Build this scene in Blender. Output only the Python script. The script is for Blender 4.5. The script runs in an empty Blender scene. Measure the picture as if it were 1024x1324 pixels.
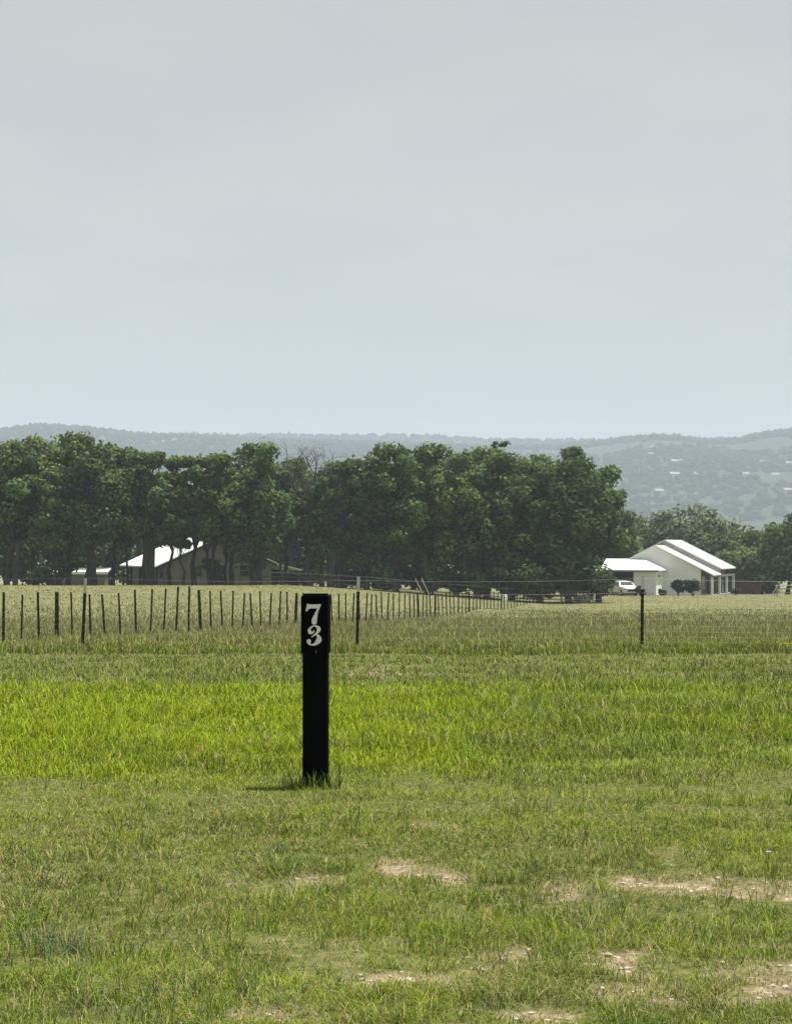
import bpy, bmesh, math, random
import numpy as np
from mathutils import Vector, Matrix
from mathutils.geometry import tessellate_polygon

random.seed(7)
rng = np.random.default_rng(7)
R = math.radians
scene = bpy.context.scene
col = scene.collection

# ------------------------------------------------------------------ camera
F = 2400.0            # focal length in photo pixels (1024 wide)
HZ = 706.0            # photo row of the true horizon
EYE = 1.25
cam_d = bpy.data.cameras.new('camera')
cam_d.sensor_fit = 'HORIZONTAL'
cam_d.sensor_width = 36.0
cam_d.lens = F / 1024 * 36.0
cam_d.clip_start = 0.1
cam_d.clip_end = 20000
cam = bpy.data.objects.new('camera', cam_d)
cam.location = (0, 0, EYE)
cam.rotation_euler = (R(90) + math.atan((HZ - 662) / F), 0, 0)
col.objects.link(cam)
scene.camera = cam

# ------------------------------------------------------------------ sky, sun, exposure
SUN_EL, SUN_AZ = 72.0, 68.0      # azimuth clockwise from +Y (into the picture)
world = bpy.data.worlds.new('World')
scene.world = world
world.use_nodes = True
wn = world.node_tree
wn.nodes.clear()
w_out = wn.nodes.new('ShaderNodeOutputWorld')
w_bg = wn.nodes.new('ShaderNodeBackground')
w_sky = wn.nodes.new('ShaderNodeTexSky')
w_sky.sky_type = 'NISHITA'
w_sky.sun_disc = False
w_sky.sun_elevation = R(SUN_EL)
w_sky.sun_rotation = R(SUN_AZ)
w_sky.air_density = 1.0
w_sky.dust_density = 4.0
w_sky.altitude = 300
# thin even high-cloud veil over the blue
w_tc = wn.nodes.new('ShaderNodeTexCoord')
w_map = wn.nodes.new('ShaderNodeMapping')
w_map.inputs['Scale'].default_value = (1.5, 1.5, 5.0)
w_noise = wn.nodes.new('ShaderNodeTexNoise')
w_noise.inputs['Scale'].default_value = 1.7
w_noise.inputs['Detail'].default_value = 5.0
w_noise.inputs['Roughness'].default_value = 0.55
w_rng = wn.nodes.new('ShaderNodeMapRange')
w_rng.inputs['From Min'].default_value = 0.3
w_rng.inputs['From Max'].default_value = 0.7
w_rng.inputs['To Min'].default_value = 0.80
w_rng.inputs['To Max'].default_value = 0.93
w_mix = wn.nodes.new('ShaderNodeMix')
w_mix.data_type = 'RGBA'
w_n2 = wn.nodes.new('ShaderNodeTexNoise'); w_n2.inputs['Scale'].default_value = 6.0; w_n2.inputs['Detail'].default_value = 4.0
w_rp = wn.nodes.new('ShaderNodeValToRGB')
w_rp.color_ramp.elements[0].position = 0.35; w_rp.color_ramp.elements[1].position = 0.75
w_rp.color_ramp.elements[0].color = (5.46, 5.76, 5.74, 1); w_rp.color_ramp.elements[1].color = (5.95, 6.10, 5.92, 1)
wn.links.new(w_map.outputs['Vector'], w_n2.inputs['Vector']); wn.links.new(w_n2.outputs['Fac'], w_rp.inputs['Fac'])
wn.links.new(w_rp.outputs['Color'], w_mix.inputs[7])
wn.links.new(w_tc.outputs['Generated'], w_map.inputs['Vector'])
wn.links.new(w_map.outputs['Vector'], w_noise.inputs['Vector'])
wn.links.new(w_noise.outputs['Fac'], w_rng.inputs['Value'])
wn.links.new(w_rng.outputs['Result'], w_mix.inputs[0])
wn.links.new(w_sky.outputs['Color'], w_mix.inputs[6])
wn.links.new(w_mix.outputs[2], w_bg.inputs['Color'])
w_bg.inputs['Strength'].default_value = 0.0595
wn.links.new(w_bg.outputs['Background'], w_out.inputs['Surface'])

sun_d = bpy.data.lights.new('sun', 'SUN')
sun_d.energy = 5.0
sun_d.angle = R(0.6)
sun_d.color = (1.0, 0.95, 0.87)
sun = bpy.data.objects.new('sun', sun_d)
to_sun = Vector((math.cos(R(SUN_EL)) * math.sin(R(SUN_AZ)), math.cos(R(SUN_EL)) * math.cos(R(SUN_AZ)), math.sin(R(SUN_EL))))
sun.rotation_euler = to_sun.to_track_quat('Z', 'Y').to_euler()
sun.location = (20, 10, 60)
col.objects.link(sun)

scene.view_settings.view_transform = 'Standard'
scene.view_settings.look = 'None'
scene.view_settings.exposure = 0.75
scene.view_settings.gamma = 1.0
scene.view_settings.use_curve_mapping = False
scene.cycles.use_denoising = True
scene.cycles.max_bounces = 8
scene.cycles.transparent_max_bounces = 8
scene.cycles.volume_bounces = 1

# ------------------------------------------------------------------ numeric helpers
def vnoise(x, y, seed=0):
    x = np.asarray(x, float); y = np.asarray(y, float)
    xi = np.floor(x).astype(np.int64); yi = np.floor(y).astype(np.int64)
    xf = x - xi; yf = y - yi
    u = xf * xf * (3 - 2 * xf); v = yf * yf * (3 - 2 * yf)
    def h(a, b):
        n = (a * 374761393 + b * 668265263 + seed * 974634777) & 0x7fffffff
        n = ((n ^ (n >> 13)) * 1274126177) & 0x7fffffff
        return ((n ^ (n >> 16)) & 0xffff) / 65535.0
    a = h(xi, yi); b = h(xi + 1, yi); c = h(xi, yi + 1); d = h(xi + 1, yi + 1)
    return (a * (1 - u) + b * u) * (1 - v) + (c * (1 - u) + d * u) * v

def fbm(x, y, scale, seed=0, octv=4):
    s = 0.0; amp = 0.5; tot = 0.0
    for o in range(octv):
        s = s + amp * vnoise(np.asarray(x) / scale * 2 ** o + 13.7 * o, np.asarray(y) / scale * 2 ** o - 7.1 * o, seed + o)
        tot += amp; amp *= 0.5
    return s / tot

def sstep(a, b, x):
    t = np.clip((np.asarray(x, float) - a) / (b - a), 0, 1)
    return t * t * (3 - 2 * t)

def ground(x, y):
    """height of the field: a plane falling gently away, a low rise under the trees, a valley beyond"""
    x = np.asarray(x, float); y = np.asarray(y, float)
    yc = np.minimum(y, 300)
    z = -0.025 * yc
    z = z - 18.0 * sstep(300, 900, y)
    u = x / np.maximum(y, 1.0)
    t = np.clip((u + 0.06) / 0.14, 0, 1)
    on = 75 + 65 * t; en = 165 + 50 * t; am = 1.9 - 0.9 * t
    q = np.clip((y - on) / (en - on), 0, 1)
    z = z + am * q * q * (3 - 2 * q)
    fade = 1 - sstep(45, 90, y)
    z = z + fade * 0.10 * (fbm(x, y, 1.1, 5, 4) - 0.5) * sstep(1.0, 4.0, np.abs(y))
    z = z + 0.25 * (fbm(x, y, 30, 9, 2) - 0.5) * sstep(30, 80, y)
    z = z + 0.30 * np.exp(-(((x - 4.6) / 3.2) ** 2 + ((y - 122) / 9) ** 2))
    return z

def G(x, y):
    return float(ground(x, y))

def PX(px, d):                     # photo column at depth d -> world x
    return (px - 512.0) / F * d

def PZ(row, d):                    # photo row at depth d -> world z
    return EYE + (HZ - row) / F * d

# ------------------------------------------------------------------ object helpers
def link(o, parent=None):
    col.objects.link(o)
    if parent is not None:
        o.parent = parent
    return o

def tag(o, label=None, cat=None, group=None, kind=None):
    if label: o['label'] = label
    if cat: o['category'] = cat
    if group: o['group'] = group
    if kind: o['kind'] = kind
    return o

def empty(name, loc=(0, 0, 0), rz=0.0):
    o = bpy.data.objects.new(name, None)
    o.empty_display_size = 0.3
    o.location = loc; o.rotation_euler = (0, 0, rz)
    return link(o)

def mesh_np(name, verts, faces, mats=None, smooth=False, attr=None, colour=None, clump=None):
    """verts (n,3), faces list of int arrays with equal width each"""
    me = bpy.data.meshes.new(name)
    verts = np.asarray(verts, np.float32)
    if not isinstance(faces, list): faces = [faces]
    loops = np.concatenate([f.ravel() for f in faces]).astype(np.int32)
    tot = np.concatenate([np.full(len(f), f.shape[1], np.int32) for f in faces])
    start = np.concatenate([[0], np.cumsum(tot)[:-1]]).astype(np.int32)
    me.vertices.add(len(verts)); me.vertices.foreach_set('co', verts.ravel())
    me.loops.add(len(loops)); me.loops.foreach_set('vertex_index', loops)
    me.polygons.add(len(tot))
    me.polygons.foreach_set('loop_start', start); me.polygons.foreach_set('loop_total', tot)
    me.polygons.foreach_set('use_smooth', np.full(len(tot), smooth, bool))
    me.update(calc_edges=True)
    if attr:
        for k, v in attr.items():
            a = me.attributes.new(k, 'FLOAT', 'POINT'); a.data.foreach_set('value', np.asarray(v, np.float32))
    if colour is not None:
        a = me.attributes.new('tint', 'FLOAT_COLOR', 'POINT')
        c = np.ones((len(verts), 4), np.float32); c[:, :3] = colour
        a.data.foreach_set('color', c.ravel())
    if clump is not None:
        a = me.attributes.new('clump', 'FLOAT_VECTOR', 'POINT'); a.data.foreach_set('vector', np.asarray(clump, np.float32).ravel())
    if mats is not None: me.materials.append(mats)
    return me

class MB:
    """collects shapes for one mesh"""
    def __init__(s): s.v = []; s.f = []
    def poly(s, pts):
        n = len(s.v); s.v += [tuple(p) for p in pts]; s.f.append(tuple(range(n, n + len(pts))))
    def hexa(s, p):               # 8 points: bottom 4 ccw, top 4 ccw
        n = len(s.v); s.v += [tuple(q) for q in p]
        for f in ((3, 2, 1, 0), (4, 5, 6, 7), (0, 1, 5, 4), (1, 2, 6, 5), (2, 3, 7, 6), (3, 0, 4, 7)):
            s.f.append(tuple(n + i for i in f))
    def box(s, x0, x1, y0, y1, z0, z1):
        s.hexa([(x0, y0, z0), (x1, y0, z0), (x1, y1, z0), (x0, y1, z0), (x0, y0, z1), (x1, y0, z1), (x1, y1, z1), (x0, y1, z1)])
    def slab(s, top4, th):        # top polygon of 4 points ccw from above, pushed down by th
        s.hexa([(p[0], p[1], p[2] - th) for p in top4] + list(top4))
    def prism(s, outline, y0, y1):  # outline in (x,z), extruded along y
        n = len(s.v); m = len(outline)
        s.v += [(x, y0, z) for x, z in outline] + [(x, y1, z) for x, z in outline]
        s.f.append(tuple(n + i for i in range(m)))
        s.f.append(tuple(n + m + i for i in reversed(range(m))))
        for i in range(m):
            j = (i + 1) % m
            s.f.append((n + i, n + m + i, n + m + j, n + j))
    def tube(s, pts, rad, k=6, cap=True):
        pts = [Vector(p) for p in pts]; n0 = len(s.v); m = len(pts)
        up = None
        for i, p in enumerate(pts):
            t = (pts[min(i + 1, m - 1)] - pts[max(i - 1, 0)]).normalized()
            if up is None:
                up = Vector((1, 0, 0)) if abs(t.x) < 0.8 else Vector((0, 1, 0))
            a = (up - t * up.dot(t)).normalized(); b = t.cross(a); up = a
            r = rad[i] if hasattr(rad, '__len__') else rad
            for q in range(k):
                an = 2 * math.pi * q / k
                s.v.append(tuple(p + (a * math.cos(an) + b * math.sin(an)) * r))
        for i in range(m - 1):
            for q in range(k):
                q2 = (q + 1) % k
                s.f.append((n0 + i * k + q, n0 + i * k + q2, n0 + (i + 1) * k + q2, n0 + (i + 1) * k + q))
        if cap:
            s.f.append(tuple(n0 + q for q in reversed(range(k))))
            s.f.append(tuple(n0 + (m - 1) * k + q for q in range(k)))
    def mesh(s, name, mat=None, smooth=False):
        me = bpy.data.meshes.new(name); me.from_pydata(s.v, [], s.f); me.update()
        if smooth: me.polygons.foreach_set('use_smooth', [True] * len(me.polygons))
        if mat: me.materials.append(mat)
        return me
    def build(s, name, mat, parent=None, smooth=False, bevel=0.0):
        me = s.mesh(name, mat, smooth)
        bm = bmesh.new(); bm.from_mesh(me)
        bmesh.ops.recalc_face_normals(bm, faces=bm.faces)
        if bevel: bmesh.ops.bevel(bm, geom=list(bm.edges), offset=bevel, segments=2, affect='EDGES')
        bm.to_mesh(me); bm.free()
        return link(bpy.data.objects.new(name, me), parent)

# ------------------------------------------------------------------ materials
def new_mat(name):
    m = bpy.data.materials.new(name); m.use_nodes = True
    nt = m.node_tree; nt.nodes.clear()
    return m, nt, nt.nodes.new('ShaderNodeOutputMaterial')

def noisy(name, c1, c2, scale=3.0, rough=0.8, spec=0.2, detail=5, bump=0.0, metal=0.0, stretch=(1, 1, 1)):
    m, nt, out = new_mat(name)
    b = nt.nodes.new('ShaderNodeBsdfPrincipled')
    tc = nt.nodes.new('ShaderNodeTexCoord'); mp = nt.nodes.new('ShaderNodeMapping')
    mp.inputs['Scale'].default_value = stretch
    n = nt.nodes.new('ShaderNodeTexNoise'); n.inputs['Scale'].default_value = scale; n.inputs['Detail'].default_value = detail
    r = nt.nodes.new('ShaderNodeValToRGB')
    r.color_ramp.elements[0].position = 0.3; r.color_ramp.elements[1].position = 0.7
    r.color_ramp.elements[0].color = (*c1, 1); r.color_ramp.elements[1].color = (*c2, 1)
    nt.links.new(tc.outputs['Object'], mp.inputs['Vector']); nt.links.new(mp.outputs['Vector'], n.inputs['Vector'])
    nt.links.new(n.outputs['Fac'], r.inputs['Fac']); nt.links.new(r.outputs['Color'], b.inputs['Base Color'])
    b.inputs['Roughness'].default_value = rough; b.inputs['Specular IOR Level'].default_value = spec; b.inputs['Metallic'].default_value = metal
    if bump:
        bp = nt.nodes.new('ShaderNodeBump'); bp.inputs['Strength'].default_value = bump; bp.inputs['Distance'].default_value = 0.02
        nt.links.new(n.outputs['Fac'], bp.inputs['Height']); nt.links.new(bp.outputs['Normal'], b.inputs['Normal'])
    nt.links.new(b.outputs['BSDF'], out.inputs['Surface'])
    return m

def foliage_mat(name, trans=0.3, up=0.0, clump=0.0):
    m, nt, out = new_mat(name)
    at = nt.nodes.new('ShaderNodeAttribute'); at.attribute_name = 'tint'
    d = nt.nodes.new('ShaderNodeBsdfDiffuse'); t = nt.nodes.new('ShaderNodeBsdfTranslucent')
    mx = nt.nodes.new('ShaderNodeMixShader'); mx.inputs[0].default_value = trans
    br = nt.nodes.new('ShaderNodeHueSaturation'); br.inputs['Value'].default_value = 1.15; br.inputs['Saturation'].default_value = 1.05
    nt.links.new(at.outputs['Color'], d.inputs['Color'])
    nt.links.new(at.outputs['Color'], br.inputs['Color']); nt.links.new(br.outputs['Color'], t.inputs['Color'])
    nt.links.new(d.outputs['BSDF'], mx.inputs[1]); nt.links.new(t.outputs['BSDF'], mx.inputs[2])
    nt.links.new(mx.outputs['Shader'], out.inputs['Surface'])
    if clump:                      # leaves lie along the surface of their clump
        ge = nt.nodes.new('ShaderNodeNewGeometry'); ca = nt.nodes.new('ShaderNodeAttribute'); ca.attribute_name = 'clump'
        sc_ = nt.nodes.new('ShaderNodeVectorMath'); sc_.operation = 'SCALE'; sc_.inputs['Scale'].default_value = clump
        vm = nt.nodes.new('ShaderNodeVectorMath'); vm.operation = 'ADD'; nm = nt.nodes.new('ShaderNodeVectorMath'); nm.operation = 'NORMALIZE'
        nt.links.new(ca.outputs['Vector'], sc_.inputs[0]); nt.links.new(sc_.outputs[0], vm.inputs[0]); nt.links.new(ge.outputs['Normal'], vm.inputs[1])
        nt.links.new(vm.outputs[0], nm.inputs[0]); nt.links.new(nm.outputs[0], d.inputs['Normal'])
    if up:                         # soft shading normal: thin blades share the light of the sward
        ge = nt.nodes.new('ShaderNodeNewGeometry'); vm = nt.nodes.new('ShaderNodeVectorMath'); vm.operation = 'ADD'
        vm.inputs[1].default_value = (0, 0, up); nm = nt.nodes.new('ShaderNodeVectorMath'); nm.operation = 'NORMALIZE'
        nt.links.new(ge.outputs['Normal'], vm.inputs[0]); nt.links.new(vm.outputs[0], nm.inputs[0])
        nt.links.new(nm.outputs[0], d.inputs['Normal'])
    return m

M = {}
M['grass'] = foliage_mat('grass_blades', 0.25, 1.1)
M['leaf'] = foliage_mat('oak_leaves', 0.30, 0.0, 1.1)
M['bark'] = noisy('bark', (0.022, 0.020, 0.018), (0.075, 0.068, 0.058), 2.5, 0.95, 0.1, bump=0.6, stretch=(3, 3, 0.6))
M['dead'] = noisy('dead_wood', (0.028, 0.026, 0.025), (0.075, 0.071, 0.066), 3, 0.95, 0.1, bump=0.5, stretch=(3, 3, 0.6))
M['black'] = noisy('black_paint', (0.0015, 0.0015, 0.0018), (0.003, 0.003, 0.0033), 9, 0.8, 0.01, bump=0.15, stretch=(3, 3, 0.4))
M['black2'] = noisy('black_sleeve', (0.0012, 0.0012, 0.0015), (0.0025, 0.0025, 0.003), 14, 0.8, 0.012, bump=0.05)
M['white'] = noisy('white_vinyl', (0.72, 0.71, 0.69), (0.82, 0.81, 0.79), 25, 0.5, 0.3)
M['tpost'] = noisy('dark_steel', (0.008, 0.009, 0.008), (0.022, 0.02, 0.017), 20, 0.7, 0.2)
M['tip'] = noisy('post_tip_white', (0.42, 0.43, 0.42), (0.60, 0.60, 0.58), 20, 0.6, 0.3)
M['stake'] = noisy('dark_stake', (0.010, 0.010, 0.009), (0.030, 0.026, 0.021), 12, 0.85, 0.15, stretch=(2, 2, .5))
M['wire'] = noisy('galvanised_wire', (0.10, 0.10, 0.10), (0.18, 0.18, 0.175), 40, 0.5, 0.4, metal=0.3)
M['rail'] = noisy('weathered_rail', (0.045, 0.042, 0.038), (0.10, 0.095, 0.085), 6, 0.9, 0.1)
M['pale_rail'] = noisy('pale_board', (0.28, 0.26, 0.22), (0.42, 0.39, 0.34), 6, 0.9, 0.1)
M['tan'] = noisy('tan_wall', (0.125, 0.115, 0.098), (0.19, 0.172, 0.145), 1.2, 0.9, 0.1)
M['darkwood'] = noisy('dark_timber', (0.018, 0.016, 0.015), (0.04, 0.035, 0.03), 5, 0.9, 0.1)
M['roof'] = noisy('white_metal_roof', (0.66, 0.67, 0.66), (0.78, 0.78, 0.77), 0.8, 0.55, 0.3, stretch=(4, .4, 1))
M['wall_white'] = noisy('white_siding', (0.74, 0.75, 0.74), (0.82, 0.82, 0.81), 1.5, 0.85, 0.15)
M['porch_shade_wall'] = noisy('porch_shade_wall', (0.10, 0.09, 0.08), (0.15, 0.135, 0.12), 2, .9, .1)  # shade under the porch roof is put into this darker wall colour
M['trim'] = noisy('white_trim', (0.68, 0.68, 0.66), (0.76, 0.75, 0.73), 4, 0.7, 0.2)
M['fascia'] = noisy('grey_fascia', (0.17, 0.17, 0.17), (0.24, 0.24, 0.235), 4, 0.8, 0.2)
M['glass'] = noisy('dark_glass', (0.012, 0.014, 0.016), (0.025, 0.028, 0.03), 3, 0.08, 0.5)
M['dark_void'] = noisy('dark_interior', (0.012, 0.012, 0.012), (0.025, 0.024, 0.022), 2, 0.95, 0.1)
M['carpaint'] = noisy('white_car_paint', (0.70, 0.70, 0.70), (0.75, 0.75, 0.75), 2, 0.25, 0.5)
M['tyre'] = noisy('tyre_rubber', (0.012, 0.012, 0.012), (0.025, 0.025, 0.025), 9, 0.9, 0.1)
M['rim'] = noisy('alloy_rim', (0.35, 0.35, 0.36), (0.5, 0.5, 0.5), 9, 0.35, 0.5, metal=0.7)
M['maroon'] = noisy('dark_red_board', (0.06, 0.036, 0.034), (0.10, 0.062, 0.056), 4, 0.9, 0.1)
M['stone'] = noisy('limestone', (0.34, 0.31, 0.25), (0.52, 0.48, 0.40), 6, 0.95, 0.1, bump=0.5)
M['petal'] = noisy('lavender_petal', (0.34, 0.32, 0.55), (0.48, 0.46, 0.66), 60, 0.7, 0.1)
M['yellow'] = noisy('yellow_petal', (0.62, 0.50, 0.02), (0.75, 0.65, 0.05), 60, 0.7, 0.1)
M['hill'] = noisy('hill_ground', (0.028, 0.036, 0.026), (0.05, 0.054, 0.042), 0.012, 0.95, 0.05, detail=7)
M['hroof'] = noisy('far_pale_roof', (0.22, 0.22, 0.215), (0.31, 0.31, 0.30), 0.3, 0.8, 0.1)
M['hwhite'] = noisy('far_white_wall', (0.38, 0.37, 0.36), (0.5, 0.49, 0.47), 0.3, 0.9, 0.1)

# ------------------------------------------------------------------ the ground sheet
# bare soil spots read off the photo: column, row, half sizes in pixels
bare_px = [(545, 1127, 46, 9, 1), (412, 1134, 30, 6, .7), (722, 1140, 34, 12, .75), (880, 1138, 70, 9, .9), (1000, 1144, 44, 8, 1),
           (332, 1312, 64, 13, 1), (560, 1262, 74, 15, 1), (650, 1287, 110, 9, .95), (805, 1243, 42, 18, .85), (1005, 1276, 56, 15, 1),
           (300, 1130, 34, 6, .5), (495, 868, 40, 5, .8), (750, 1288, 110, 8, .85), (330, 1212, 40, 4, .3)]
VROW = 766.0
bare = []
for px, row, rx, ry, s in bare_px:
    d = EYE * F / (row - VROW)
    bare.append((PX(px, d), d, rx * 1.15 / F * d, ry * 1.35 * d * d / (EYE * F), s))

def soil(x, y):
    x = np.asarray(x, float); y = np.asarray(y, float)
    s = np.zeros_like(x)
    wob = (fbm(x, y, 0.30, 31, 5) - 0.5) * 3.0
    for bx, by, rx, ry, st in bare:
        q = np.sqrt(((x - bx) / rx) ** 2 + ((y - by) / ry) ** 2) + wob
        s = np.maximum(s, st * (1 - sstep(0.3, 1.3, q)))
    s = s * (0.45 + 0.62 * sstep(.38, .60, fbm(x, y, .13, 33, 4)))
    low = (1 - sstep(6.0, 7.4, y)) * sstep(-.6, .5, x) * .7
    s = np.maximum(s, low * sstep(.48, .64, fbm(x, y * 2.2, .38, 36, 5)))
    n = fbm(x, y, 0.9, 41, 4)
    near = 1 - sstep(9.0, 12.0, y)
    s = np.maximum(s, near * 0.5 * sstep(0.68, 0.84, n))
    return s

def edge_y(x):                                  # where the mown turf meets the long grass
    return 12.25 + 0.25 * np.sin(x * 1.3 + 0.5) + 1.5 * (fbm(x, x * 0, 1.4, 77, 4) - 0.5) + 0.35 * sstep(0.3, 1.5, x)

def graded(a, b, step0, growth):
    out = [a]; st = step0
    while out[-1] < b:
        out.append(out[-1] + st); st *= growth
    out[-1] = b
    return out
xs_half = list(np.arange(0, 3.01, 0.06)) + graded(3.07, 2400, 0.07, 1.07)
xs = np.array([-v for v in reversed(xs_half[1:])] + xs_half)
ys = np.array([-60, -40, -25, -14, -8, -4, -1, 1.5, 3.0] + list(np.arange(3.6, 9.0, 0.06)) + graded(9.07, 4350, 0.07, 1.022))
XX, YY = np.meshgrid(xs, ys)
ZZ = ground(XX, YY)
SO = soil(XX, YY)
ZZ = ZZ - 0.02 * SO
nv = XX.size; nx = len(xs); ny = len(ys)
idx = np.arange(nv).reshape(ny, nx)
faces = np.stack([idx[:-1, :-1], idx[:-1, 1:], idx[1:, 1:], idx[1:, :-1]], -1).reshape(-1, 4)
# thatch/green tone under the blades follows the planting: turf, long band, verge, field
EY = edge_y(XX)
band = sstep(EY - 0.1, EY + 1.5, YY) * (1 - sstep(24, 27.5, YY))
field = sstep(36, 44, YY)

m, nt, out = new_mat('field_ground')
b = nt.nodes.new('ShaderNodeBsdfPrincipled'); b.inputs['Roughness'].default_value = 0.95; b.inputs['Specular IOR Level'].default_value = 0.05
geo = nt.nodes.new('ShaderNodeNewGeometry')
def attr(n_):
    a = nt.nodes.new('ShaderNodeAttribute'); a.attribute_name = n_; return a.outputs['Fac']
def noise_col(scale, c1, c2, lo=.35, hi=.65, detail=6):
    n = nt.nodes.new('ShaderNodeTexNoise'); n.inputs['Scale'].default_value = scale; n.inputs['Detail'].default_value = detail
    nt.links.new(geo.outputs['Position'], n.inputs['Vector'])
    r = nt.nodes.new('ShaderNodeValToRGB'); r.color_ramp.elements[0].position = lo; r.color_ramp.elements[1].position = hi
    r.color_ramp.elements[0].color = (*c1, 1); r.color_ramp.elements[1].color = (*c2, 1)
    nt.links.new(n.outputs['Fac'], r.inputs['Fac']); return r.outputs['Color'], n.outputs['Fac']
def mixc(f, a_, b_):
    mx = nt.nodes.new('ShaderNodeMix'); mx.data_type = 'RGBA'
    nt.links.new(f, mx.inputs[0]); nt.links.new(a_, mx.inputs[6]); nt.links.new(b_, mx.inputs[7]); return mx.outputs[2]
turf_c, tf = noise_col(22, (0.055, 0.072, 0.018), (0.15, 0.145, 0.055), .38, .68, 8)
band_c, _ = noise_col(3, (0.08, 0.11, 0.018), (0.14, 0.17, 0.03))
field_c, _ = noise_col(0.16, (0.125, 0.13, 0.056), (0.175, 0.168, 0.080), .3, .7, 9)
soil_c, sf = noise_col(24, (0.14, 0.104, 0.070), (0.37, 0.290, 0.208), .3, .66, 9)
c = mixc(attr('band'), turf_c, band_c)
c = mixc(attr('field'), c, field_c)
c = mixc(attr('soil'), c, soil_c)
nt.links.new(c, b.inputs['Base Color'])
bp = nt.nodes.new('ShaderNodeBump'); bp.inputs['Strength'].default_value = 0.6; bp.inputs['Distance'].default_value = 0.02
nt.links.new(sf, bp.inputs['Height']); nt.links.new(bp.outputs['Normal'], b.inputs['Normal'])
nt.links.new(b.outputs['BSDF'], out.inputs['Surface'])
me = mesh_np('ground', np.stack([XX, YY, ZZ], -1).reshape(-1, 3), faces, m, True,
             {'soil': SO.ravel(), 'band': band.ravel(), 'field': field.ravel()})
tag(link(bpy.data.objects.new('ground', me)), kind='structure')

# ------------------------------------------------------------------ far hills
near_ridge = [(-1200, 575), (-600, 566), (-200, 560), (0, 556), (50, 549), (100, 552), (150, 557), (190, 561), (240, 564), (300, 566), (420, 570), (620, 576), (720, 576), (770, 571), (800, 567),
              (835, 563), (870, 563), (905, 568), (925, 569), (950, 567), (975, 562), (1005, 557), (1024, 555), (1200, 552), (1600, 560), (2200, 575)]
far_ridge = [(-1200, 560), (0, 563), (240, 560), (400, 561), (500, 560.5), (560, 562), (600, 564), (640, 566.5), (700, 567.5), (780, 567), (1024, 566), (2200, 560)]
def ridge_z(tab, x, y, dist):
    px = 512 + F * np.asarray(x) / dist
    row = np.interp(px, [t[0] for t in tab], [t[1] for t in tab])
    return PZ(row, dist)
def hill_near(x, y):
    t = np.clip((np.asarray(y) - 1500) / 1500, 0, 1)
    zr = ridge_z(near_ridge, x, y, 3000) - 6
    base = -27.0
    prof = 0.55 * t + 0.45 * t * t * (3 - 2 * t)
    back = 1 - 0.6 * sstep(3000, 3500, y)
    bumps = (fbm(x, y, 420, 3, 4) - 0.5) * 60 * t * (1 - sstep(0.75, 1.0, t))
    return base + (zr - base) * prof * back + bumps
def hill_far(x, y):
    t = np.clip((np.asarray(y) - 3050) / 750, 0, 1)
    zr = ridge_z(far_ridge, x, y, 3800) - 6
    base = -27.0
    back = 1 - 0.5 * sstep(3800, 4300, y)
    return base + (zr - base) * t * back + (fbm(x, y, 500, 8, 4) - 0.5) * 50 * t * (1 - sstep(.8, 1, t))

def hill_sheet(name, fn, y0, y1, yr, xw, n1, n2):
    x = np.linspace(-xw, xw, n1); y = np.linspace(y0, y1, n2)
    X, Y = np.meshgrid(x, y); Z = fn(X, Y)
    i = np.arange(X.size).reshape(n2, n1)
    f = np.stack([i[:-1, :-1], i[:-1, 1:], i[1:, 1:], i[1:, :-1]], -1).reshape(-1, 4)
    o = link(bpy.data.objects.new(name, mesh_np(name, np.stack([X, Y, Z], -1).reshape(-1, 3), f, M['hill'], True)))
    return tag(o, kind='structure')
hill_sheet('hills', hill_near, 1490, 3500, 3000, 1900, 240, 150)
hill_sheet('far_hills', hill_far, 3040, 4300, 3800, 2300, 200, 90)

# woodland on the hills: low tree crowns that read as one mass
ico = bmesh.new(); bmesh.ops.create_icosphere(ico, subdivisions=1, radius=1.0)
ico.verts.ensure_lookup_table()
ICO_V = np.array([v.co[:] for v in ico.verts]); ICO_F = np.array([[v.index for v in f.verts] for f in ico.faces]); ico.free()
def woodland(name, fn, n, y0, y1, pxr, seed, ridge=None):
    g = np.random.default_rng(seed)
    Y = y0 + (y1 - y0) * g.random(n) ** 0.8
    k = n // 3
    if ridge: Y[:k] = ridge + g.normal(0, 25, k)
    X = (g.uniform(pxr[0], pxr[1], n) - 512) / F * Y
    keep = (fbm(X, Y, 260, seed, 3) > 0.36) | (np.arange(n) < k)
    X, Y = X[keep], Y[keep]; n = len(X)
    Z = fn(X, Y)
    rx = g.uniform(3.0, 8.0, n); rz = g.uniform(2.5, 7.0, n)
    jit = 1 + g.uniform(-.28, .28, (n, len(ICO_V), 1))
    V = ICO_V[None] * jit * np.stack([rx, rx, rz], -1)[:, None, :] + np.stack([X, Y, Z + rz * 0.55], -1)[:, None, :]
    Fc = ICO_F[None] + (np.arange(n) * len(ICO_V))[:, None, None]
    t = g.uniform(0.6, 1.5, n)
    c = np.stack([0.032 * t, 0.042 * t, 0.028 * t], -1)
    cc = np.repeat(c[:, None, :], len(ICO_V), 1).reshape(-1, 3)
    o = link(bpy.data.objects.new(name, mesh_np(name, V.reshape(-1, 3), Fc.reshape(-1, 3), M['leaf'], False, colour=cc, clump=np.tile(ICO_V, (n, 1)))))
    return o
tag(woodland('hill_woodland', hill_near, 11500, 2000, 3050, (-250, 1300), 5, 3000), 'dark woodland covering the hazy hillside behind the fields', 'woodland', kind='stuff')
tag(woodland('ridge_woodland', hill_far, 3800, 3400, 3850, (-250, 1300), 6, 3800), 'dark woodland along the farthest hazy ridge', 'woodland', kind='stuff')

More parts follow.
